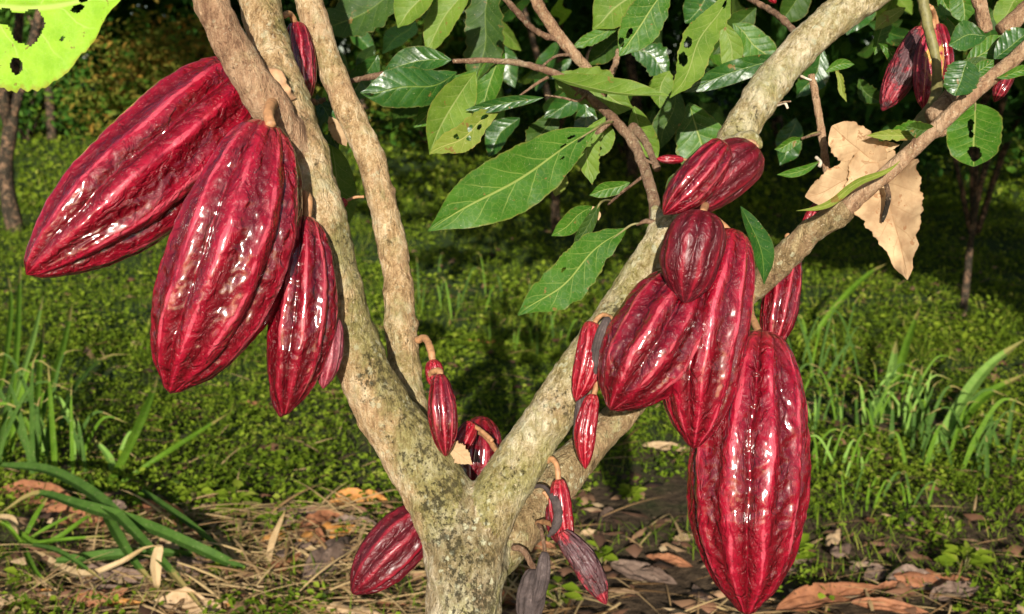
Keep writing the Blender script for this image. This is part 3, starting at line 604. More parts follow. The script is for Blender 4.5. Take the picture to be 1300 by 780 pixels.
def ribbon(path, wpx, org, twist=.3, d=None, nr=26):
    """path rows (x, y, h): pixel and height over ground"""
    W3 = np.array([np.append(PG(x, y, h), 1) for x, y, h in path]); C = spline(W3, nr)[:, :3]
    T, _, _ = frames(C); back = unit(CAM-C); S = unit(np.cross(T, unit(back+np.array([0, 0, .8])))); N = np.cross(S, T)
    t = np.linspace(0, 1, nr); dd = np.linalg.norm(C-CAM, axis=1); w_ = wpx*dd/FPX/2*np.interp(t, [0, .1, .5, .85, 1], [.45, .85, 1, .55, .03])
    u = np.array([-1, -.14, 0, .14, 1]); V = C[:, None]+S[:, None]*(u[None, :, None]*w_[:, None, None])-N[:, None]*((1-np.abs(u))[None, :, None]*w_[:, None, None]*.55)
    uv = np.stack(np.meshgrid(t, u*.5+.5, indexing='ij'), -1).reshape(-1, 2)
    return V.reshape(-1, 3)-org, gridfaces(nr, 5, False), uv
def clump(base, label, bl, name='grass_clump', cat='grass clump', group='grass clumps'):
    org = PG(*base, 0); e = empty(name, org, label, cat, group)
    for mt, wp, path in bl:
        V, F, uv = ribbon(path, wp, org); link('blade', mesh('blade', V, F, True, uv=uv), mt, e)
    return e
clump((250, 735), 'long dark green strap blades crossing over dead leaves at lower left', [
 (BLD, 16, [(0, 590, .10), (60, 596, .13), (120, 628, .13), (185, 690, .10), (230, 740, .06), (270, 790, .02)]),
 (BLD, 17, [(318, 727, .02), (250, 695, .08), (180, 665, .11), (100, 640, .12), (45, 626, .10), (0, 652, .05)]),
 (BLD, 13, [(128, 640, .11), (150, 680, .09), (172, 715, .06), (200, 745, .03)]),
 (BLD, 15, [(70, 712, .04), (140, 704, .06), (220, 702, .05), (275, 712, .02)]),
 (BLD, 9, [(180, 622, .06), (235, 660, .07), (290, 705, .04), (318, 728, .02)]),
 (BLG, 8, [(0, 655, .04), (50, 690, .04), (105, 660, .08), (128, 640, .09)])])
clump((150, 620), 'fan of three broad green blades rising from one point at left', [
 (BLG, 11, [(132, 628, .0), (160, 575, .07), (185, 520, .13), (200, 480, .16)]),
 (BLG, 7, [(140, 622, .0), (200, 582, .07), (250, 550, .11), (290, 525, .14)]),
 (BLL, 9, [(148, 612, .0), (138, 580, .04), (118, 556, .07)]),
 (BLG, 6, [(110, 600, .0), (120, 625, .03), (132, 650, .02)]), (BLG, 8, [(165, 650, .0), (178, 630, .03), (188, 612, .05)])])
clump((28, 690), 'spiky star shaped dark green plant at the lower left edge', [
 (BLG, 6, [(28, 690, .02), (8, 705, .05), (-12, 712, .06)]), (BLG, 6, [(28, 690, .02), (45, 655, .07), (62, 630, .10)]), (BLD, 8, [(28, 690, .02), (75, 700, .07), (135, 740, .05)]),
 (BLG, 7, [(28, 690, .02), (45, 725, .04), (68, 745, .03)]), (BLG, 5, [(28, 690, .02), (12, 670, .06), (-5, 660, .07)]), (BLG, 6, [(28, 690, .02), (80, 685, .06), (140, 680, .06)]),
 (BLG, 5, [(28, 690, .02), (60, 670, .06), (100, 650, .08)]), (BLS, 6, [(28, 700, .02), (55, 740, .03), (100, 760, .02)])], 'spiky_plant', 'plant')
clump((150, 715), 'pale tan folded dry strap at lower left over the green blades', [
 (BLS, 12, [(40, 700, .02), (100, 728, .04), (150, 715, .08), (185, 695, .11), (205, 694, .11)]), (BLS, 13, [(203, 692, .11), (198, 715, .08), (200, 752, .03)])], 'dry_strap', 'dry strap', 'dry straps on the ground')
clump((345, 720), 'upright straw coloured dry blade left of the crumpled dead leaf', [(BLS, 8, [(340, 722, .0), (345, 690, .05), (362, 648, .10)])], 'dry_strap', 'dry strap', 'dry straps on the ground')
clump((18, 690), 'pale curled dry tip at the left edge above the spiky plant', [(BLS, 10, [(-5, 655, .05), (15, 660, .06), (24, 685, .03)])], 'dry_strap', 'dry strap', 'dry straps on the ground')
clump((430, 715), 'thin straight orange straw leaning toward the low hanging pod', [(BLS, 3.5, [(392, 693, .04), (420, 708, .03), (450, 722, .02)])], 'dry_strap', 'dry strap', 'dry straps on the ground')
clump((330, 730), 'long thin straw bundle between the green blades and the crumpled leaf', [
 (BLS, 5, [(262, 715, .02), (330, 735, .02), (395, 752, .01)]), (BLS, 4, [(270, 722, .02), (320, 745, .02), (380, 740, .01)]), (BLS, 5, [(285, 690, .04), (310, 720, .03), (350, 745, .01)]), (BLS, 6, [(345, 722, .0), (385, 700, .03), (420, 690, .03)]),
 (BLS, 5, [(240, 745, .01), (300, 730, .03), (330, 722, .02)]), (BLS, 4, [(325, 735, .0), (335, 760, .02), (350, 785, .01)])], 'straw_bundle', 'straw bundle', 'dry straps on the ground')
def wild(cx, cy, label, nb, hgt, spread, wd, seed, mats=(BLG, BLL, BLD), lean=1.0, bias=0.0, flat=False):
    r = random.Random(seed); org = PG(cx, cy, 0); e = empty('grass_clump', org, label, 'grass clump', 'grass clumps')
    for i in range(nb):
        bx = cx+r.gauss(0, spread); by = cy+r.gauss(0, spread*.30); base = PG(bx, by, 0); H = hgt*r.uniform(.45, 1.1); az = r.gauss(bias, 1.2)
        dx = lean*H*r.uniform(.15, .8)*math.sin(az); dy = H*r.uniform(-.2, .2)
        pts = [base, base+[dx*.25, dy*.3, H*.45], base+[dx*.65, dy*.7, H*.85], base+[dx*1.15, dy, H*(1.0-.25*abs(math.sin(az)))]]
        C = spline(np.array([np.append(p, 1) for p in pts]), 18)[:, :3]; T, _, _ = frames(C); S = unit(np.cross(T, unit(CAM-C+[.3*r.gauss(0, 2), 0, 0]))); N = np.cross(S, T)
        t = np.linspace(0, 1, 18); w_ = wd*r.uniform(.6, 1.2)*np.interp(t, [0, .3, .7, 1], [.6, 1, .7, .02])/2; u = np.array([-1, 0, 1])
        V = C[:, None]+S[:, None]*(u[None, :, None]*w_[:, None, None])-N[:, None]*((1-np.abs(u))[None, :, None]*w_[:, None, None]*.3)
        uv = np.stack(np.meshgrid(t, u*.5+.5, indexing='ij'), -1).reshape(-1, 2)
        link('blade', mesh('blade', V.reshape(-1, 3)-org, gridfaces(18, 3, False), True, uv=uv), r.choice(mats), e)
wild(20, 600, 'tall loose grass clump against the left edge, mid height', 18, .34, 40, .014, 1, (BLG, BLG, BLD))
wild(85, 590, 'short broad bladed grass beside the tall clump at left', 10, .19, 28, .013, 2, (BLG, BLD, BLL))
wild(1085, 545, 'dense grass clump right of the lowest pod', 30, .22, 36, .009, 3, (BLG, BLG, BLD, BLL))
wild(1150, 560, 'broad bladed grass clump in the middle of the right side', 24, .22, 36, .012, 4, (BLG, BLD, BLL))
wild(1050, 600, 'low bright grass clump close to the lowest pod', 14, .13, 22, .008, 5, (BLG, BLL))
wild(1235, 600, 'wide arching grass clump near the right edge', 18, .22, 40, .012, 6, (BLG, BLD, BLD))
wild(1120, 640, 'thin low grass clump on the right in front of the dense ones', 12, .10, 40, .007, 7, (BLG, BLD))
wild(600, 395, 'faint tall grass clump far behind the fork of the tree', 16, .26, 60, .010, 8, (BLG, BLD))
wild(690, 440, 'low grass clump behind the tree fork, right of the far one', 12, .14, 40, .009, 9, (BLG, BLD))
wild(1050, 480, 'far thin grass clump behind the glossy right pods', 16, .30, 36, .010, 10, (BLG, BLD))
clump((10, 590), 'tall thin bright blades reaching high along the left edge', [
 (BLG, 7, [(2, 600, .0), (14, 520, .10), (22, 430, .22), (26, 335, .33)]), (BLG, 8, [(40, 590, .0), (55, 520, .08), (80, 440, .16), (92, 385, .22)]), (BLL, 6, [(0, 560, .0), (20, 500, .08), (42, 430, .16), (55, 375, .22)]),
 (BLG, 6, [(-5, 520, .05), (8, 450, .13), (14, 385, .20), (10, 350, .24)]), (BLG, 7, [(60, 600, .0), (48, 540, .07), (50, 470, .14), (56, 410, .2)]), (BLD, 6, [(70, 570, .0), (90, 500, .08), (130, 455, .13), (165, 450, .14)])])
clump((1200, 560), 'single wide pale green blade arching up to the right edge', [(BLL, 15, [(1180, 590, .0), (1215, 520, .10), (1255, 465, .17), (1302, 430, .22)]), (BLG, 14, [(1200, 575, .0), (1240, 510, .10), (1300, 475, .14)])])
clump((1120, 545), 'bright broad upright blade among the right hand grass', [(BLL, 13, [(1120, 545, .0), (1128, 500, .07), (1138, 432, .17)]), (BLG, 9, [(1128, 520, .0), (1150, 440, .14), (1168, 390, .22)])])
clump((1030, 460), 'long thin blade leaning up to the right behind the pods', [(BLG, 8, [(1025, 440, .0), (1060, 390, .15), (1100, 350, .25), (1125, 335, .28)])])
# round sprouts near the litter
def sprout(cx, cy, label, nl, size, seed, mat='green'):
    r = random.Random(seed); org = PG(cx, cy, 0); e = empty('weed_plant', org, label, 'weed', 'leafy weeds'); ps = []
    for i in range(nl):
        a = r.uniform(0, 6.28); el = r.uniform(.1, 1.1); L = size*r.uniform(.6, 1.2)
        c = np.array([math.cos(a)*size*.5*r.random(), math.sin(a)*size*.5*r.random(), r.uniform(.01, size*1.1)])
        ps.append((c, L, a, el))
    C = np.array([p[0] for p in ps]); L = np.array([p[1] for p in ps]); a = np.array([p[2] for p in ps]); el = np.array([p[3] for p in ps])*.5
    V, F, A = cards(nl, C, L, L*.55, np.stack([np.cos(a)*np.cos(el), np.sin(a)*np.cos(el), np.sin(el)], -1), unit(np.array([0, -.3, 1.])+rng.normal(size=(nl, 3))*.2), np.clip(rng.normal(.6, .15, nl), 0, 1))
    link('foliage', mesh('foliage', V, F, True, A), HERB, e)
    Vt, Ft, At = join([tube(np.array([[0, 0, 0, .0012], [c[0]*.6, c[1]*.6, c[2]*.6, .001], [c[0], c[1], c[2], .0006]]), 6, 5)+({'moss': np.zeros(32)},) for c in C[:10]])
    link('stem', mesh('stem', Vt, Ft, attrs=At), STALKG, e)
for i, (cx, cy, lb, nl, sz) in enumerate([(300, 655, 'bright leafy weed above the straw left of the trunk', 26, .05), (245, 640, 'small leafy weed right of the fan shaped grass', 16, .04), (285, 740, 'low bright weed in the straw under the widest green blade', 14, .03),
  (35, 745, 'small bright weed at the bottom left corner', 12, .03), (1225, 725, 'lush low weed beside the dead leaves at lower right', 30, .04), (1000, 720, 'sprawling weed just right of the lowest pod tip', 16, .045), (800, 640, 'dark leafy weed right of the lower limb', 40, .03),
  (760, 720, 'small weed beside the half dried pod', 14, .04), (365, 600, 'leafy weed patch left of the trunk', 24, .04), (710, 770, 'weed at the bottom just right of the trunk', 16, .045)]):
    sprout(cx, cy, lb, nl, sz, i)

# ------------------------------------------------------------------ the cacao tree
TB = P(588, 790, .93); TB0 = np.array([TB[0]-.005, TB[1]+.0, 0.0])
tree = empty('cacao_tree', TB0, 'lichen spotted cacao tree forking low into pale bark limbs that carry the red pods', 'tree')
def cat_(path_px, tail=None):
    p = px(path_px)
    return np.concatenate([tail, p]) if tail is not None else p
trunk_p = np.concatenate([[np.append(TB0+[0, 0, -.05], .060), np.append(TB0+[0, 0, .04], .054), np.append(TB0+[0, 0, .2], .043)], px([(588, 830, .93, 112), (588, 770, .93, 114), (591, 720, .93, 120), (590, 672, .935, 122), (580, 640, .935, 90)])])
limbA = px([(592, 720, .935, 100), (572, 660, .93, 106), (543, 605, .93, 100), (508, 550, .93, 92), (476, 500, .925, 84), (450, 440, .92, 78), (431, 380, .915, 74), (417, 310, .912, 72), (399, 240, .912, 70), (380, 170, .915, 68), (355, 100, .922, 64), (338, 40, .935, 62), (326, -20, .94, 61), (300, -140, .95, 56), (250, -300, .99, 46)])
limbA2 = px([(392, 232, .925, 30), (376, 195, .905, 44), (352, 150, .89, 52), (325, 110, .88, 50), (300, 68, .875, 47), (278, 25, .87, 45), (258, -20, .87, 43), (215, -120, .87, 36), (160, -260, .88, 24)])
limbC = px([(545, 620, .955, 50), (530, 560, .97, 54), (518, 500, .985, 51), (511, 440, .99, 48), (506, 370, .995, 46), (497, 310, 1.0, 45), (484, 250, 1.0, 44), (465, 190, 1.0, 43), (443, 140, 1.0, 42), (421, 90, 1.0, 40), (405, 45, 1.0, 41), (392, 0, 1.0, 41), (370, -80, 1.01, 38), (330, -220, 1.03, 30)])
limbD = px([(590, 715, .935, 80), (608, 672, .93, 92), (632, 628, .925, 84), (662, 583, .925, 76), (695, 532, .925, 72), (728, 482, .925, 68), (762, 432, .925, 66), (795, 385, .93, 64), (822, 340, .93, 60), (850, 298, .93, 57), (888, 245, .935, 54), (928, 185, .94, 51), (962, 130, .945, 54), (1000, 80, .95, 54), (1042, 38, .95, 55), (1092, 0, .95, 54), (1160, -40, .96, 44), (1280, -110, 1.0, 34)])
limbE = px([(620, 720, .95, 60), (655, 672, .965, 78), (690, 628, .98, 72), (735, 580, .995, 58), (778, 535, 1.01, 47), (830, 482, 1.02, 42), (890, 425, 1.02, 40), (945, 378, 1.01, 40), (985, 338, .98, 43), (1022, 300, .965, 40), (1055, 278, .955, 37), (1075, 266, .95, 33)])
knots = [px([(1062, 286, .955, 20), (1074, 268, .955, 26), (1082, 260, .955, 18)]), px([(780, 540, 1.005, 34), (800, 528, 1.0, 22), (812, 520, .998, 8)]), px([(352, 130, .91, 30), (350, 105, .90, 26), (346, 88, .905, 12)]),
         px([(833, 300, .93, 30), (834, 282, .935, 20), (832, 262, .94, 13)]), px([(838, 560, .99, 4), (700, 600, .96, 10), (690, 612, .95, 6)])[1:], px([(925, 188, .93, 26), (952, 180, .915, 30), (966, 188, .91, 12)])]
for p_ in (trunk_p, limbA, limbC, limbD, limbE): p_[:, 3] *= LIMB
parts = [trunk_p, limbA, limbA2, limbC, limbD, limbE]
geo = []
for i, p in enumerate(parts): geo.append(tube(p, 120 if i else 60, 30, .0016 if i else .003, i, freq=40))
for i, p in enumerate(knots): geo.append(tube(p, 16, 14, .001, 20+i, freq=120))
r_ = random.Random(5)
for pth in (limbA, limbC, limbD, trunk_p[3:], limbE):           # little warts and flower cushions
    S = spline(pth, 60); T, N, B = frames(S[:, :3])
    for _ in range(9):
        k = r_.randrange(4, 54); a = r_.uniform(0, 6.28); dv = N[k]*math.cos(a)+B[k]*math.sin(a); c = S[k, :3]+dv*S[k, 3]*.93; rr = r_.uniform(.002, .0045)
        geo.append(tube(np.array([np.append(c-dv*.002, rr), np.append(c+dv*.001, rr), np.append(c+dv*.0028, rr*.45)]), 6, 8, .0006, k, freq=300))
V, F, _ = join([(g[0], g[1], {'x': np.zeros(len(g[0]))}) for g in geo])
tmp = link('tmp', mesh('tmp', V, F)); md = tmp.modifiers.new('r', 'REMESH'); md.mode = 'VOXEL'; md.voxel_size = .0023; md.use_smooth_shade = True
sm = tmp.modifiers.new('s', 'SMOOTH'); sm.factor = .5; sm.iterations = 5
dg = bpy.context.evaluated_depsgraph_get(); em = tmp.evaluated_get(dg).to_mesh()
nv = len(em.vertices); co = np.empty(nv*3, np.float32); em.vertices.foreach_get('co', co); co = co.reshape(-1, 3)
no = np.empty(nv*3, np.float32); em.vertex_normals.foreach_get('vector', no); no = no.reshape(-1, 3)
nl_ = len(em.loops); lv = np.empty(nl_, np.int32); em.loops.foreach_get('vertex_index', lv); Fq = lv.reshape(-1, 4) if len(em.polygons)*4 == nl_ else None
tmp.evaluated_get(dg).to_mesh_clear(); bpy.data.objects.remove(tmp)
rel = co-TB0
vert_stretch = rel*np.array([1, 1, .45])
dsp = fbm(rel*70, 3)*.0009+fbm(vert_stretch*240, 2)*.0006+np.maximum(fbm(rel*45+4, 2)-.35, 0)*.0022
co2 = co+no*dsp[:, None]
def segdist(Pt, path, n=80):
    S = spline(path, n); best = np.full(len(Pt), 1e9)
    for s in S: best = np.minimum(best, np.linalg.norm(Pt-s[:3], axis=1)-s[3])
    return best
D_ = np.stack([segdist(co, p) for p in parts], 1)
D_[:, 0] -= .004
own = D_.argmin(1)
moss = np.zeros(nv)
nx = no[:, 0]
X_, Z_ = co[:, 0], co[:, 2]
fork = P(600, 650, .93)
moss = .35+.55*np.exp(-((X_-P(560, 620, .93)[0]-(Z_-fork[2])*-.35)/.035)**2)*np.exp(-np.maximum(Z_-fork[2]-.03, 0)/.10)+.30*np.clip(nx, -1, 1)*np.isin(own, [0, 1])+.18*np.isin(own, [4])
moss = np.clip(moss+.12*fbm(rel*25, 2), 0, 1)
m_ = mesh('full', co2, Fq); nn = np.empty(nv*3, np.float32); m_.vertex_normals.foreach_get('vector', nn); nn = nn.reshape(-1, 3)
fo = own[Fq[:, 0]]
for i, (nm, lb, mt) in enumerate([('trunk', None, BARK_T), ('limb', 'pale tan limb rising on the left', BARK), ('limb', 'smooth pinkish brown limb crossing in front', BARK_B), ('limb', 'slender limb behind the left one', BARK), ('limb', 'greenish lichen covered limb leaning right', BARK_R), ('limb', 'dark brown mossy low limb reaching far right', BARK_E)]):
    f = Fq[fo == i]; ids, inv = np.unique(f, return_inverse=True)
    m = mesh(nm, co2[ids]-TB0, inv.reshape(f.shape), True, {'moss': moss[ids]}); m.normals_split_custom_set_from_vertices(nn[ids])
    o = link(nm, m, mt, tree)
    if lb: o['label'] = lb
bpy.data.meshes.remove(m_)
def branch(path, mat=TWIG, name='branch', lump=.0009, nr=60, ns=16, label=None, parent=tree):
    p = px(path); p[:, :3] -= np.array(parent.location); V, F = tube(p, nr, ns, lump, len(V_all), freq=150); V_all.append(1)
    o = link(name, mesh(name, V, F, True, {'moss': np.full(len(V), .3)}), mat, parent)
    if label: o['label'] = label
    return o
V_all = []
branch([(834, 290, .935, 20), (830, 255, .95, 14.5), (820, 220, .97, 14), (806, 185, .99, 14), (785, 158, 1.0, 13), (758, 132, 1.02, 11), (725, 105, 1.03, 9.5), (690, 88, 1.04, 9), (650, 79, 1.05, 8), (612, 77, 1.05, 7), (575, 78, 1.05, 6)], TWIG, label='thin arching branch with leaves')
branch([(803, 163, 1.02, 15), (818, 178, 1.0, 10), (835, 215, .97, 9)], TWIG)
branch([(664, -40, 1.15, 17), (680, 0, 1.15, 15), (705, 40, 1.15, 15), (728, 68, 1.15, 14), (750, 92, 1.16, 12)], BARK_B)
branch([(620, -25, 1.12, 8), (650, 8, 1.13, 8), (672, 33, 1.14, 8), (690, 45, 1.145, 8), (708, 50, 1.15, 8)], TWIG)
branch([(930, -20, 1.03, 7), (955, 0, 1.02, 8), (985, 18, .99, 8), (1014, 45, .955, 9)], TWIG)
branch([(1030, 95, 1.0, 9), (1036, 125, 1.0, 9), (1043, 170, 1.0, 9.5), (1050, 215, 1.0, 10), (1058, 262, .99, 8)], BARK_B)
branch([(1168, -30, 1.02, 13), (1173, 10, 1.02, 13), (1182, 50, 1.02, 13), (1189, 85, 1.02, 12), (1187, 128, 1.03, 16), (1170, 160, 1.0, 24), (1150, 195, .97, 18)], STALKG, label='olive green hanging branch in front of the pods')
branch([(1232, -30, 1.05, 18), (1244, 5, 1.05, 17), (1252, 40, 1.05, 17)], BARK_B)
branch([(1272, 40, 1.06, 22), (1300, 15, 1.06, 22), (1350, -25, 1.06, 20)], BARK_B)
branch([(1062, 276, .955, 20), (1078, 262, .95, 21), (1105, 238, .945, 20), (1140, 208, .94, 20), (1175, 175, .935, 19), (1208, 145, .93, 19), (1240, 115, .93, 19), (1270, 90, .93, 19), (1310, 55, .93, 19), (1400, -30, .93, 16)], BARK_B, label='straight brown branch slanting to the upper right')
branch([(1185, 150, .96, 26), (1205, 130, .97, 28), (1235, 85, 1.0, 22)], BARK_B)
branch([(1200, 165, .935, 14), (1178, 170, .94, 20), (1155, 190, .95, 8)], BARK_B)
branch([(765, 120, 1.06, 9), (780, 85, 1.10, 8), (785, 65, 1.12, 7)], BARK_B)
branch([(435, 105, 1.06, 6), (460, 100, 1.07, 7), (482, 95, 1.07, 7), (495, 92, 1.07, 4)], TWIG)
branch([(398, 128, 1.0, 6), (400, 131, 1.03, 6), (412, 126, 1.05, 5)], TWIG)
for pth in ([(808, 200, .98, 5), (820, 204, .975, 4), (838, 212, .97, 2.5)], [(790, 160, 1.0, 9), (776, 155, 1.0, 9), (762, 166, 1.0, 8), (756, 170, 1.0, 4)], [(745, 118, 1.02, 4), (735, 128, 1.02, 4), (712, 124, 1.03, 3), (692, 121, 1.03, 2)],
            [(738, 112, 1.02, 4), (730, 122, 1.01, 3), (728, 110, 1.01, 3)][:2], [(696, 98, 1.04, 4), (682, 106, 1.04, 4), (665, 118, 1.04, 3), (650, 130, 1.05, 2)], [(728, 70, 1.15, 5), (705, 72, 1.13, 3.5), (682, 90, 1.1, 3)], [(815, 225, .97, 5), (806, 232, .97, 4), (790, 244, .98, 4), (772, 260, 1.0, 3)],
            [(832, 283, .93, 7), (820, 281, .93, 6), (808, 286, .93, 3)], [(1046, 168, 1.0, 3.5), (1032, 172, .99, 3), (1018, 176, .98, 3)], [(1038, 205, 1.0, 3), (1042, 212, 1.0, 4)], [(1125, 235, .945, 7), (1128, 250, .94, 7), (1124, 270, .94, 6), (1120, 282, .94, 3)], [(1016, 100, .95, 3), (1022, 100, .945, 2.2), (1030, 103, .94, 2)], [(984, 136, .945, 3), (992, 130, .935, 2.2), (1004, 129, .935, 2.5)]):
    branch(pth, TWIG if pth[0][0] != 1125 else TWIGD, 'twig', .0003, 16, 8)
tag(link('flower_stub', mesh('flower_stub', *tube(px([(986, 134, .94, 4), (996, 131, .937, 4), (1000, 138, .935, 3)])-np.append(TB0, 0), 8, 7)), WHITE, tree))
link('flower_stub', mesh('flower_stub', *tube(px([(1017, 97, .945, 4), (1024, 100, .94, 3), (1030, 102, .94, 3)])-np.append(TB0, 0), 8, 7)), WHITE, tree)
link('flower_stub', mesh('flower_stub', *tube(px([(1036, 200, .99, 5), (1042, 206, .985, 4), (1040, 212, .985, 5)])-np.append(TB0, 0), 8, 7)), WHITE, tree)
# torn orange bark scars
for pth in ([(338, 92, .897, 14), (352, 98, .893, 18), (360, 112, .893, 12), (372, 125, .90, 10)], [(385, 250, .903, 22), (394, 254, .900, 20), (398, 262, .897, 12)], [(930, 190, .912, 14), (948, 184, .905, 14), (962, 188, .905, 10)]):
    p = px(pth); p[:, :3] -= TB0; V, F = tube(p, 24, 14, .0016, 3, freq=220); link('bark_scar', mesh('bark_scar', V, F), CUT, tree)

# ------------------------------------------------------------------ pods
HG = None
pod('largest glossy red cocoa pod at the far left, slanting down to the left', (322, 96), (33, 349), 164, POD, 'shoulder', .955, .86, bend=-7, seed=1, rot=.10, stalk=[(350, 78, .945, 12), (340, 84, .955, 13), (320, 99, .956, 12)])
pod('broad glossy red pod hanging point down in front of the left limb', (341, 154), (216, 500), 166, POD, 'big', .85, .835, bend=-14, seed=2, rot=.28, stalk=[(350, 128, .885, 16), (344, 134, .865, 15), (341, 146, .845, 14), (344, 160, .836, 14)])
pod('slimmer dark glossy pod on an orange curled stalk, right of the two big left pods', (388, 273), (361, 528), 92, POD2, 'big', .875, .865, bend=-10, seed=3, rot=.12, stalk=[(380, 262, .905, 9), (380, 251, .895, 10), (386, 247, .885, 11), (391, 252, .88, 12), (391, 265, .878, 12), (389, 277, .876, 12)])
pod('tip of a pod peeping out behind the lower end of the slimmer left pod', (375, 420), (356, 530), 46, PODM, 'big', .93, .92, seed=4, stalk=[(410, 395, .935, 8), (392, 400, .935, 8), (377, 424, .93, 8)])
pod('small dusty pink pod against the left limb beside the slimmer glossy pod', (422, 400), (410, 494), 38, PODP, 'slim', .878, .873, bend=-2, seed=5, stalk=[(432, 385, .90, 6), (426, 388, .888, 6), (421, 402, .885, 6)], wart=.6)
pod('narrow red pod half hidden between the two left limbs at the top', (376, 28), (388, 135), 42, POD2, 'slim', .985, .985, seed=6, stalk=[(360, 20, .96, 8), (368, 18, .975, 8), (376, 32, .985, 8)])
pod('short red pod stub at the top of the pair right of the slender limb', (549, 456), (555, 495), 26, PODS, 'oval', .935, .935, seed=7, stalk=[(530, 432, .965, 10), (540, 430, .955, 9), (547, 445, .94, 10), (550, 462, .935, 8)])
pod('pointed dark red pod hanging just above the fork of the tree', (558, 474), (566, 580), 41, POD2, 'big', .915, .91, seed=8, wart=.6, rot=.2, stalk=[(545, 478, .935, 8), (550, 472, .925, 8), (558, 472, .918, 9), (559, 480, .915, 8)])
pod('round dark red pod glimpsed through the fork behind the limbs', (612, 528), (602, 650), 66, POD2, 'oval', 1.05, 1.04, seed=9, wart=.3, ridge_amp=.05, stalk=[(632, 575, .97, 7), (615, 552, 1.0, 8), (600, 545, 1.03, 8), (610, 535, 1.045, 8)])
pod('small bright red pod in the fork, left of the round one', (600, 536), (572, 588), 30, PODS, 'slim', 1.0, .99, seed=10, stalk=[(625, 560, .98, 6), (612, 548, .99, 6), (600, 540, 1.0, 6)])
pod('big velvety red pod emerging low on the left of the trunk, pointing down left', (560, 640), (447, 754), 80, PODM, 'big', .985, .96, bend=4, seed=11, rot=.3, wart=.7, stalk=[(568, 640, .95, 10), (564, 632, .97, 10), (560, 642, .983, 10)])
pod('small bright red pod beside the blackened one on the right leaning limb', (752, 408), (731, 510), 40, PODS, 'slim', .885, .88, bend=-6, seed=12, rot=.1, stalk=[(778, 405, .90, 6), (765, 400, .89, 6), (753, 412, .885, 7)])
pod('small crimson pod on a green stalk, lower of two on the right limb', (753, 500), (743, 596), 31, PODS, 'slim', .875, .87, bend=5, seed=13, rot=.3, stalk=[(757, 455, .905, 5), (759, 475, .885, 6), (757, 490, .88, 7), (753, 504, .876, 7)])
pod('blackened shrivelled pod between a small bright one and the big glossy pods', (772, 402), (755, 478), 19, DRIED, 'slim', .872, .875, bend=3, seed=14, cat='dried pod', stalk=[(792, 396, .91, 6), (788, 397, .90, 6), (784, 402, .896, 6)], stalkmat=DRIED, na=60, nl=80)
pod('grey brown shrivelled pod clinging behind the small crimson pod', (741, 500), (733, 570), 27, DRIED, 'slim', .885, .88, bend=-4, seed=15, cat='dried pod', stalk=[(755, 480, .91, 5), (748, 488, .90, 5), (744, 502, .895, 5)], stalkmat=DRIED, na=60, nl=80)
pod('wide glossy pod left in the right cluster, its tip pointing down left', (880, 345), (775, 521), 128, POD2, 'big', .875, .85, bend=-2, seed=16, rot=.05, stalk=[(870, 300, .905, 12), (878, 322, .89, 12), (880, 350, .876, 12)])
pod('long curved glossy pod in the middle of the right cluster', (930, 290), (880, 570), 124, POD, 'big', .885, .865, bend=14, seed=17, rot=.35, wart=.55, stalk=[(900, 275, .91, 10), (912, 282, .90, 10), (929, 298, .89, 10)])
pod('largest right pod, hanging lowest with its tip at the bottom edge', (966, 418), (948, 782), 164, POD, 'big', .925, .90, bend=8, seed=18, rot=.18, wart=1.25, stalk=[(955, 372, 1.0, 10), (952, 395, .97, 10), (964, 424, .932, 10)])
pod('rough red pod at the top of the right cluster, left of its velvety twin', (921, 182), (842, 273), 58, POD2, 'slim', .872, .868, bend=-3, seed=19, rot=.2, stalk=[(940, 184, .915, 9), (932, 180, .895, 9), (924, 186, .886, 9)])
pod('velvety plump red pod at the top of the right cluster', (960, 190), (872, 268), 80, PODM, 'shoulder', .895, .885, bend=6, seed=20, rot=.15, wart=.4, ridge_amp=.07, stalk=[(950, 184, .925, 9), (956, 184, .905, 8), (959, 194, .896, 8)])
pod('stubby matte dark red pod at the centre of the right cluster', (892, 268), (869, 385), 86, PODM, 'shoulder', .845, .84, bend=3, seed=21, rot=.1, wart=.4, ridge_amp=.07, stalk=[(897, 258, .90, 10), (895, 262, .87, 10), (892, 270, .847, 10)])
pod('narrow warty red pod behind the low right limb, seen above the lowest pod', (1003, 318), (978, 450), 52, POD2, 'slim', 1.02, 1.0, seed=22, rot=.2, stalk=[(1000, 300, .99, 8), (1004, 308, 1.01, 8), (1003, 322, 1.02, 8)])
pod('short red pod end poking out above the low right limb', (1045, 256), (1020, 296), 24, PODS, 'slim', .985, .985, seed=23, stalk=[(1052, 262, .975, 6), (1048, 256, .98, 6), (1044, 260, .985, 6)])
pod('tiny bright red pod on a long stalk left of the top right cluster', (868, 203), (833, 202), 13, PODS, 'slim', .93, .93, seed=24, wart=.3, stalk=[(890, 210, .94, 3), (878, 205, .935, 3.5), (867, 203, .93, 4)], na=60, nl=70)
pod('tiny red pod on a leaf behind the slender left limb', (440, 254), (424, 266), 15, PODS, 'slim', 1.0, 1.0, seed=25, wart=.3, stalk=[(462, 250, 1.0, 4), (450, 251, 1.0, 3.5), (438, 256, 1.0, 4)], na=60, nl=70)
pod('slender red pod hanging from an arched stalk right of the trunk', (709, 608), (722, 704), 33, PODS, 'slim', .905, .90, bend=3, seed=26, rot=.2, stalk=[(690, 588, .925, 8), (700, 583, .915, 8), (707, 592, .908, 7), (709, 612, .905, 8)])
pod('half grey, half red withering pod slanting to the lower right of the trunk', (711, 674), (770, 768), 38, PODD, 'slim', .895, .885, bend=-5, seed=27, rot=.1, stalk=[(682, 664, .935, 7), (692, 663, .92, 7), (704, 668, .90, 7), (712, 677, .896, 7)])
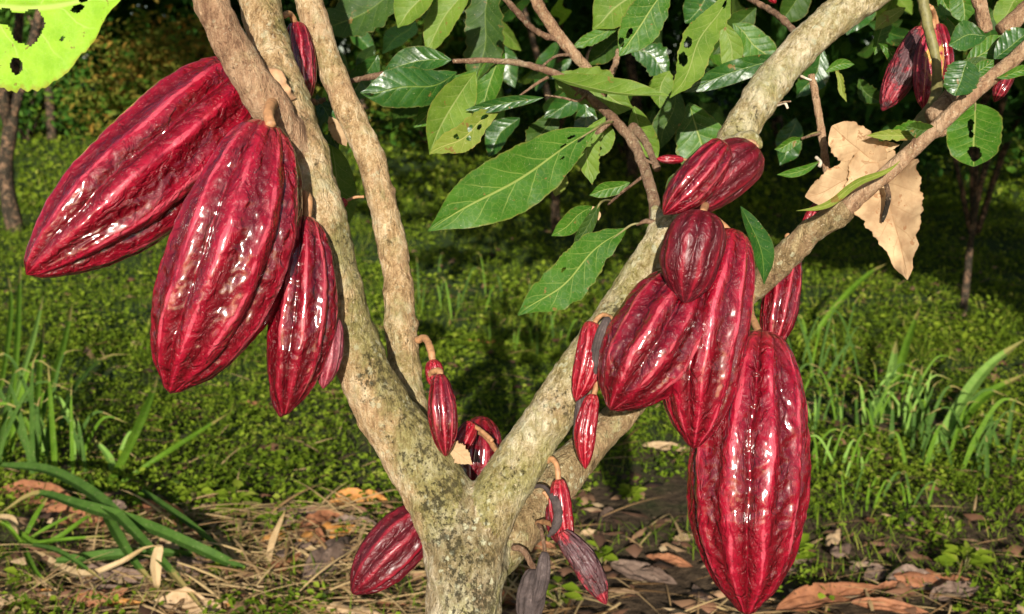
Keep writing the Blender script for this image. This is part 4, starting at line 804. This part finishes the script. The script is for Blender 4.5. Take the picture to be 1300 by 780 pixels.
pod('dark red pod top squeezed between the slender red and the withering pod', (700, 640), (708, 690), 24, PODM, 'slim', .925, .92, seed=28, stalk=[(690, 625, .93, 5), (696, 632, .928, 5), (700, 643, .925, 5)])
pod('thin grey mummified pod dangling on a short stalk right of the trunk', (692, 700), (678, 772), 21, DRIED, 'slim', .905, .90, bend=-3, seed=29, cat='dried pod', stalk=[(683, 664, .935, 6), (687, 672, .915, 5), (690, 688, .908, 5), (692, 704, .905, 6)], stalkmat=TWIG, na=70, nl=90, wart=1.6)
pod('blackish mummified pod at the bottom edge tight against the trunk', (680, 722), (668, 800), 40, DRIED, 'slim', .925, .92, seed=30, cat='dried pod', stalk=[(650, 695, .93, 8), (665, 700, .928, 8), (680, 728, .925, 8)], stalkmat=TWIG, na=70, nl=90, wart=1.5)
o = empty('dried_pod', P(708, 640, .90), 'crescent shaped brown dried pod curling in front of the slender red pod', 'dried pod'); org = np.array(o.location)
p = px([(676, 618, .925, 6), (690, 618, .91, 6), (702, 632, .90, 8)]); p[:, :3] -= org; link('stalk', mesh('stalk', *tube(p, 20, 10, .0003)), DRIED, o)
p = px([(700, 628, .90, 9), (707, 640, .897, 13), (709, 656, .895, 13), (705, 670, .895, 11), (696, 682, .895, 4)]); p[:, :3] -= org; link('husk', mesh('husk', *tube(p, 50, 20, .0007, 5, freq=300)), DRIED, o)
pod('brownish withered pod with pale streaks, left of the pair at the top right', (1170, 34), (1120, 141), 43, PODD, 'big', 1.08, 1.08, bend=-3, seed=31, rot=.2, stalk=[(1176, 8, 1.05, 7), (1174, 20, 1.07, 7), (1170, 38, 1.08, 7)])
pod('pinkish red pod with a yellow patch in the pair at the top right', (1184, 36), (1173, 140), 40, PODY, 'big', 1.06, 1.06, seed=32, rot=.2, stalk=[(1182, 10, 1.04, 7), (1185, 22, 1.055, 7), (1184, 40, 1.06, 7)])
pod('dark crimson pod behind the olive green branch at the top right', (1190, 30), (1200, 110), 32, POD2, 'slim', 1.10, 1.10, seed=33, rot=.1, stalk=[(1178, 8, 1.07, 7), (1184, 14, 1.09, 7), (1190, 34, 1.10, 7)])
pod('small red pod tip under the branch at the right edge', (1285, 85), (1262, 130), 22, POD2, 'slim', 1.0, 1.0, seed=34, stalk=[(1290, 72, .96, 5), (1290, 76, .98, 5), (1285, 88, 1.0, 5)])
pod('tiny red bud at the top edge beside the right limb', (975, -8), (985, 5), 12, PODS, 'slim', 1.03, 1.03, seed=35, stalk=[(968, -10, 1.02, 4), (972, -12, 1.03, 4), (976, -6, 1.03, 4)], na=50, nl=50)

# ------------------------------------------------------------------ leaves one can tell apart
def L(mat, a, b_, width, d, **k): return leaf(mat, a, b_, width, d, k.pop('db', None), parent=tree, **k)
big = leaf('bright', (-150, 20), (160, -8), 215, 1.22, 1.18, label='big bright yellow green leaf with eaten holes at the top left corner', cat='leaf', name='leaf', seed=2, ragged=.12, fold=.12, wavy=.03, sag=0, n=(170, 90), shape='oblong', roll=12,
     holes=[(.60, .22, .075, .22), (.50, .12, .05, .10), (.80, .12, .030, .07), (.83, -.02, .022, .06), (.55, .70, .030, .10), (.74, .47, .010, .03)])
L('green', (757, 163), (543, 294), 92, .95, db=.90, seed=1, ragged=.07, fold=.22, sag=4, n=(110, 50), stalk=(778, 155), stalkd=.99, holes=[(.10, -.2, .03, .12), (.14, .3, .025, .1), (.2, .1, .02, .05), (.24, -.35, .012, .05)])['label'] = 'large dark green leaf with pale veins pointing down left'
L('green', (795, 290), (657, 401), 66, .93, db=.90, seed=4, ragged=.16, fold=.2, n=(90, 44), stalk=(812, 284), holes=[(.55, .5, .02, .08)])['label'] = 'green leaf with ragged tip below the big one'
L('dark', (573, 76), (486, 92), 44, 1.03, seed=5, fold=.35, sag=-6, roll=-20, bend=6)
L('dark', (580, 92), (457, 118), 62, 1.02, db=.99, seed=6, fold=-.25, sag=10, bend=-10, ragged=.08, n=(90, 44), holes=[(.93, -.2, .05, .2)])
L('pale', (604, 92), (545, 197), 62, 1.0, db=.97, seed=7, fold=.35, ragged=.04, bend=6, roll=12)['label'] = 'pale leaf underside hanging down'
L('yellow', (634, 141), (545, 196), 40, .985, db=.96, seed=8, fold=.3, ragged=.15, n=(90, 40), holes=[(.2, .1, .05, .25), (.32, -.3, .04, .2), (.42, .2, .04, .2), (.5, -.25, .03, .2), (.62, .35, .03, .2)])
L('dark', (690, 124), (590, 140), 20, .98, seed=9, fold=.4)
L('green', (606, 88), (525, 162), 46, 1.06, seed=10, fold=.2)
L('pale', (700, 97), (850, 122), 44, 1.02, db=.97, seed=11, fold=.5, sag=14, roll=55, bend=12)
L('pale', (702, 94), (805, 138), 60, 1.05, seed=12, fold=.15, ragged=.14, n=(90, 44), holes=[(.62, .05, .05, .14), (.72, .7, .05, .2)])
L('green', (850, -22), (786, 72), 60, .97, seed=13, fold=.25, ragged=.12, n=(90, 40), holes=[(.72, .3, .07, .14), (.86, .6, .05, .3)])['label'] = 'glossy green leaf with torn edge at the top'
L('pale', (925, -12), (850, 125), 50, .96, db=.93, seed=14, fold=.25, ragged=.2, n=(90, 44), bend=-5, holes=[(.55, .55, .05, .25), (.68, .6, .05, .3), (.12, -.1, .04, .2)])['label'] = 'light green gnawed leaf hanging left of the right limb'
L('dark', (1005, 72), (868, 118), 34, 1.03, seed=15, fold=.25, sag=4, bend=5, wavy=.05)
L('pale', (918, 25), (935, 100), 34, 1.1, seed=16, fold=.2)
L('green', (1238, 132), (1236, 212), 66, .955, db=.93, seed=17, fold=.15, shape='round', ragged=.05, n=(90, 50), stalk=(1228, 128), holes=[(.35, .15, .10, .12), (.5, .1, .05, .10), (.80, -.05, .12, .30)])['label'] = 'round light green leaf with a notch under the right branch'
L('dark', (1252, 46), (1204, 58), 44, .93, seed=18, fold=.25, ragged=.08, bend=6, roll=-10)['label'] = 'dark glossy leaf above the right branch'
L('dark', (1228, 78), (1212, 122), 42, .915, seed=19, fold=.2, ragged=.15, shape='round')
L('green', (1232, 100), (1262, 76), 22, .93, seed=20, fold=.3); L('green', (1225, 85), (1275, 45), 34, .98, seed=21, fold=.2)
L('dark', (1262, 75), (1310, 38), 44, .96, seed=22, fold=.25, roll=15); L('green', (1265, 99), (1322, 86), 16, .92, seed=23, fold=.4)
L('dull', (1218, 80), (1262, 82), 20, .945, seed=24, fold=.3, roll=30)
L('green', (1190, 166), (1125, 168), 26, .95, seed=25, fold=.3, ragged=.2); L('yellow', (1178, 172), (1100, 172), 16, .945, seed=26, ragged=.3, fold=.3)
L('dull', (1188, 165), (1150, 162), 26, .93, seed=27, fold=.3, roll=20)
L('dark', (940, 262), (970, 362), 34, .905, db=.87, seed=28, fold=.55, bend=-9, roll=25)['label'] = 'dark leaf hanging behind the pods'
L('yellow', (1143, 204), (1010, 268), 12, .92, db=.90, seed=29, fold=.6, bend=-10)['label'] = 'narrow green leaf blade over the dead leaf'
L('pale', (420, 180), (438, 294), 54, 1.08, seed=30, fold=.2, roll=10); L('dark', (402, 120), (430, 190), 34, 1.06, seed=31, fold=.3, holes=[(.6, .4, .1, .3)], n=(80, 36))
L('deadtan', (418, 148), (440, 186), 24, 1.05, seed=32, ragged=.3, fold=.3)
L('green', (1020, 176), (983, 190), 18, .985, seed=33, fold=.4, roll=20, stalk=(1044, 168), stalkd=1.0); L('green', (1040, 205), (986, 222), 14, .98, seed=34, fold=.4, bend=-5)
L('yellow', (1060, 85), (1075, 130), 10, 1.0, seed=35, fold=.4, ragged=.4); L('green', (1048, 92), (1085, 82), 16, 1.0, seed=36, fold=.4, bend=-5)
L('green', (752, 262), (700, 300), 30, .97, db=.95, seed=37, fold=.3); L('dull', (762, 258), (728, 318), 20, .96, seed=38, fold=.5, stalk=(776, 255), stalkd=1.0)
L('green', (800, 232), (748, 248), 24, .98, seed=39, fold=.2, roll=15)
L('pale', (768, 148), (752, 235), 40, 1.0, seed=40, fold=.25, ragged=.3, n=(90, 40), bend=14, holes=[(.4, .2, .12, .5)]); L('pale', (772, 158), (752, 198), 34, 1.01, seed=41, shape='round', ragged=.1, fold=.2)
L('yellow', (715, 215), (705, 250), 24, 1.1, seed=42, fold=.3, ragged=.2); L('deadtan', (738, 305), (733, 330), 8, .945, seed=43, fold=.3); L('deadtan', (752, 262), (760, 280), 14, .99, seed=44, fold=.4)
L('pale', (805, 135), (835, 205), 40, 1.06, seed=45, fold=.35, bend=5); L('dull', (860, 110), (838, 190), 40, 1.12, seed=46, fold=.2)
L('green', (875, 130), (905, 240), 78, 1.16, seed=47, fold=.1, ragged=.12, n=(90, 44)); L('dull', (880, 215), (850, 270), 50, 1.1, seed=48, fold=.2)
# the larger background leaves of the same crown
bgl = [('dull', (520, -25), (402, 42), 70, 1.25), ('pale', (550, -25), (505, 36), 50, 1.15), ('pale', (600, -20), (540, 70), 46, 1.18), ('dull', (625, -30), (600, 110), 62, 1.3), ('green', (640, 60), (610, 150), 40, 1.3), ('pale', (820, -35), (752, 38), 66, 1.2),
 ('green', (790, 30), (725, 62), 20, 1.2), ('dull', (800, 45), (745, 85), 34, 1.25), ('dark', (760, 100), (690, 150), 36, 1.22), ('dull', (705, 140), (680, 205), 44, 1.25), ('dark', (740, 120), (735, 190), 34, 1.2),
 ('dull', (830, 140), (810, 205), 44, 1.25), ('pale', (850, 90), (838, 138), 40, 1.15), ('green', (930, 30), (985, 85), 46, 1.25), ('dull', (960, 10), (905, 70), 44, 1.3), ('dark', (1045, 60), (1010, 125), 40, 1.3),
 ('dark', (480, 70), (440, 130), 46, 1.3), ('dark', (660, 150), (620, 200), 40, 1.35), ('green', (1110, 70), (1130, 20), 24, 1.15), ('yellow', (1150, 10), (1110, 40), 22, 1.12), ('green', (1115, 55), (1140, 90), 18, 1.12), ('green', (1200, 20), (1240, 60), 34, 1.2),
 ('pale', (1300, -10), (1270, 40), 40, 1.15), ('green', (1215, -20), (1225, 30), 40, 1.15), ('green', (1190, -10), (1225, 25), 30, 1.2), ('dark', (900, -20), (870, 30), 50, 1.3), ('dark', (1100, -20), (1075, 45), 50, 1.4), ('dull', (1090, 100), (1120, 130), 26, 1.3), ('dark', (1010, 150), (990, 210), 40, 1.45),
 ('dark', (560, 120), (600, 180), 44, 1.4), ('dark', (800, 60), (850, 100), 44, 1.3), ('dull', (1025, -20), (990, 30), 44, 1.4)]
for i, (mt, a, b_, w_, d) in enumerate(bgl): L(mt, a, b_, w_, d, seed=60+i, fold=.15+.45*((i*37) % 10)/10, bend=((i*7) % 5-2)*3, wavy=.06, ragged=.06+.16*((i*13) % 3 == 0), roll=((i*53) % 50)-25, n=(50, 24))
rr_ = random.Random(21); LMs = ['dark', 'dull', 'green', 'dark']
for mt in ('dark', 'dull', 'green', 'pale'):
    ps = []
    for i in range(22 if mt != 'pale' else 10):
        x0 = rr_.choice([rr_.uniform(395, 1010), rr_.uniform(395, 900), rr_.uniform(1080, 1310)]); y0 = rr_.uniform(-50, 150 if x0 < 950 else 60); ln = rr_.uniform(35, 75); an = R(rr_.uniform(20, 160))
        g = leaf_geo((x0, y0), (x0+ln*math.cos(an), y0+ln*math.sin(an)), ln*rr_.uniform(.38, .55), rr_.uniform(1.5, 2.3), rr_.uniform(1.5, 2.3), seed=i*1.3, fold=rr_.uniform(.1, .5), roll=rr_.uniform(-50, 50), ragged=.08, n=(30, 14))
        ps.append((g[0]-TB0, g[1], {'u': g[2][:, 0], 'v': g[2][:, 1]}))
    V, F, A = join(ps); o = link('foliage', mesh('foliage', V, F, True, uv=np.stack([A['u'], A['v']], 1)), LM[mt], tree); o['kind'] = 'stuff'
# beige dead leaf caught on the branch
dl = leaf('deadtan', (1108, 188), (1152, 356), 92, .975, .925, label='big torn beige dead leaf caught behind the slanting right branch', cat='dead leaf', name='dead_leaf', seed=3, ragged=.22, fold=.50, wavy=.16, bend=-3, shape='drop', n=(130, 70), holes=[(.30, .15, .008, .02), (.22, -.1, .008, .02)])
for a_, b2, w2, sh, sd in (((1118, 215), (1056, 160), 52, 'round', 9), ((1125, 218), (1022, 250), 46, 'round', 14), ((1100, 190), (1143, 184), 16, 'lance', 17)):
    q = leaf('deadtan', a_, b2, w2, .972, .96, name='leaf_lobe', seed=sd, ragged=.16, fold=.28, wavy=.12, n=(80, 40), shape=sh); q.parent = dl; q.location = q.location-dl.location
leaf('deadtan', (564, 562), (600, 590), 25, .925, label='scrap of beige dead leaf wedged in the tree fork', cat='dead leaf', name='dead_leaf', seed=5, ragged=.4, fold=.4, n=(50, 30), shape='lance')

# ------------------------------------------------------------------ crowns and the plants behind
CROWN = tuft_mat('crown_leaf', [(.014, .045, .008), (.025, .075, .012), (.045, .12, .016), (.075, .16, .03), (.12, .20, .05)], .42, .25)
BUSHM = tuft_mat('bush_leaf', [(.02, .06, .01), (.045, .12, .015), (.09, .18, .02), (.22, .20, .035), (.34, .16, .03)], .5, .25)
def leafcloud(n, cen, rad, size, seed, shell=.0, droop=.5, lo=0, hi=1):
    r = np.random.default_rng(seed); k = max(4, n//70)
    cc = r.normal(size=(k, 3)); cc = unit(cc)*(r.random(k)**.40)[:, None]*rad*.88+cen
    idx = r.integers(0, k, n); pos = cc[idx]+r.normal(size=(n, 3))*np.array(rad)*.15
    az = r.random(n)*6.28; el = -droop+r.normal(0, .5, n)
    d = np.stack([np.cos(az)*np.cos(el), np.sin(az)*np.cos(el), np.sin(el)], -1); nr = unit(r.normal(size=(n, 3))*.6+[0, -.3, .8])
    L_ = size*(.5+r.random(n)*.8); tone = r.random(k)
    return cards(n, pos, L_, L_*(.34+.14*r.random(n)), d, nr, np.clip(lo+(hi-lo)*(tone[idx]*.5+r.random(n)*.5), 0, 1))
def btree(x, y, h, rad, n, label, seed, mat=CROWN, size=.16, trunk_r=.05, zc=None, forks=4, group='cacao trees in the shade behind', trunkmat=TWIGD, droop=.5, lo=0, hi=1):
    r = random.Random(seed); e = empty('cacao_tree', (x, y, 0), label, 'tree', group); zc = zc or h*.7
    ts = []; fz = h*.28*r.uniform(.7, 1.2)
    ts.append(tube(np.array([[0, 0, -.05, trunk_r*1.2], [r.gauss(0, .03), 0, fz*.5, trunk_r], [r.gauss(0, .05), 0, fz, trunk_r*.9]]), 14, 10, .006, seed, freq=10))
    for i in range(forks):
        a = 6.28*i/forks+r.uniform(-.4, .4); rr = rad[0]*r.uniform(.35, .7)
        ts.append(tube(np.array([[0, 0, fz*.9, trunk_r*.75], [math.cos(a)*rr*.4, math.sin(a)*rr*.4, fz+(zc-fz)*.5, trunk_r*.5], [math.cos(a)*rr, math.sin(a)*rr, zc+rad[2]*.3, trunk_r*.15]]), 14, 8, .005, seed+i, freq=10))
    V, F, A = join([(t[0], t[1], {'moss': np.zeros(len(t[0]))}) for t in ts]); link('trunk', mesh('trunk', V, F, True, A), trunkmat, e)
    V, F, A = leafcloud(n, np.array([0, 0, zc]), np.array(rad), size, seed, droop=droop, lo=lo, hi=hi); e.location.z = float(rise(y)); link('crown', mesh('crown', V, F, False, A), mat, e)
    return e
# the main tree's crown, unseen above and behind the frame, shaped to shade the ground; the low sun still reaches limbs and pods
r2 = np.random.default_rng(77); n = 11000
cy = 1.2+r2.random(n)*3.2; cz = 1.42+np.maximum(0, (1.9-cy)*.55)+r2.random(n)**1.3*(1.6+.2*cy); cx = (r2.random(n)*2-1)*(1.2+.55*cy)
k = noise3(np.stack([cx, cy, cz], -1)*1.7) > -.02+np.clip((-.30-cx/cy)*1.6, 0, 1.0)-np.clip((cx/cy-.0)*1.2, 0, .45); k &= cz > 1.30+.11*cy; cx, cy, cz = cx[k], cy[k], cz[k]; n = len(cx)
az = r2.random(n)*6.28; el = -.7+r2.normal(0, .4, n)
V, F, A = cards(n, np.stack([cx, cy, cz], -1), .12+.12*r2.random(n), .05+.035*r2.random(n), np.stack([np.cos(az)*np.cos(el), np.sin(az)*np.cos(el), np.sin(el)], -1), unit(r2.normal(size=(n, 3))*.5+[0, -.2, .8]), r2.random(n))
link('crown', mesh('crown', V-TB0, F, True, A), CROWN, tree)
LT = PG(22, 296); RTT = PG(1222, 400)
bt = [(LT[0], LT[1], 'leaning dark cacao tree trunk at the far left, thin and shaded', .05), (RTT[0], RTT[1], 'small forked dark tree standing in shade at the right', .014), (.3, 7.6, 'thin multi stemmed cacao tree in deep shade behind the centre', .03), (-1.6, 12.8, 'shaded cacao tree far behind the left limbs', .05), (1.1, 10.5, 'shaded cacao tree far behind the right limb', .05), (4.6, 9.6, 'dark cacao tree near the right edge far behind', .05), (-5.4, 13.5, 'dark cacao tree beyond the left edge far behind', .05), (3.0, 12.8, 'far cacao tree behind the forked one', .06)]
for i, (x, y, lb, tr) in enumerate(bt):
    btree(x, y, 3.6, (1.9, 1.7, 1.0), 5200, lb, 100+i, trunk_r=tr, zc=(3.3, 2.0, 2.5, 2.75, 2.6, 2.4, 2.75, 2.75)[i], size=.19, lo=0, hi=.8)
btree(2.75, 1.3, 2.9, (1.25, .9, .75), 2600, 'added cacao tree out of view, put in to shade the ground at the right', 140, trunk_r=.05, zc=1.95, size=.19, lo=0, hi=.8)  # unseen tree added outside the frame to darken the ground at right
# understorey shrubs
def shrub(x, y, rad, zc, n, label, seed, mat=CROWN, size=.10, lo=0, hi=1, cat='shrub', group='shrubs in the background'):
    e = empty('shrub', (x, y, float(rise(y))-.05), label, cat, group); V, F, A = leafcloud(n, np.array([0, 0, zc]), np.array(rad), size, seed, droop=.1, lo=lo, hi=hi); link('foliage', mesh('foliage', V, F, False, A), mat, e)
    ts = [tube(np.array([[0, 0, -.02, .02], [math.cos(a)*rad[0]*.25, math.sin(a)*rad[1]*.25, zc*.6, .014], [math.cos(a)*rad[0]*.6, math.sin(a)*rad[1]*.5, zc*1.1, .005]]), 8, 6) for a in (0.3, 1.6, 2.9, 4.3, 5.5)]
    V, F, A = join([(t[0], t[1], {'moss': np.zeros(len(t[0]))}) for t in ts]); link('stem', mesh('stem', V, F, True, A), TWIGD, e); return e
shrub(-4.0, 13.5, (1.3, .9, .85), .75, 6500, 'yellowish green bush with orange tinted shoots behind the far left pod', 201, BUSHM, .10, .40, 1.0)
shrub(-2.9, 12.6, (.8, .7, .60), .50, 3800, 'rusty tinted bush just left of the left limbs', 202, BUSHM, .10, .5, 1.0)
shrub(-.9, 12.8, (1.3, .8, 1.0), .95, 5600, 'green bush seen between the left limbs and the arching branch', 203, BUSHM, .11, .05, .9)
shrub(-5.7, 13.5, (.9, .8, .9), .8, 3000, 'dark green bush at the left edge in the background', 204, BUSHM, .11, 0, .6)
shrub(1.2, 11.8, (1.3, .8, 1.0), 1.0, 4600, 'dark bush behind the arching branch leaves', 205, CROWN, .13, 0, .9)
shrub(3.3, 10.4, (1.3, .8, 1.0), 1.0, 4000, 'nearly black bush behind the dead leaf at the right', 206, CROWN, .12, 0, .6)
shrub(4.9, 9.8, (1.0, .7, 1.0), .95, 3400, 'dark bush with a few ochre leaves at the right edge', 207, BUSHM, .11, 0, .9)
shrub(3.1, 7.6, (.8, .6, .55), 1.15, 2600, 'low hanging dark foliage clump beside the forked tree at right', 208, CROWN, .12, 0, .5)
# the wood beyond: one mass
parts = []
for i in range(34):
    x = -16+32*i/33; y = 18+2.5*math.sin(i*2.1); parts.append(leafcloud(1500, np.array([x, y, 2.8]), np.array([1.5, 1.4, 2.0]), .32, 300+i, hi=.6))
    parts.append(leafcloud(1100, np.array([x, y+2.5, 6.5]), np.array([1.8, 1.6, 2.6]), .42, 400+i, hi=.6))
V, F, A = join(parts); tag(link('far_woods', mesh('far_woods', V, F, False, A), CROWN), 'dense dark wood closing the view behind the grove', 'woods', kind='stuff')
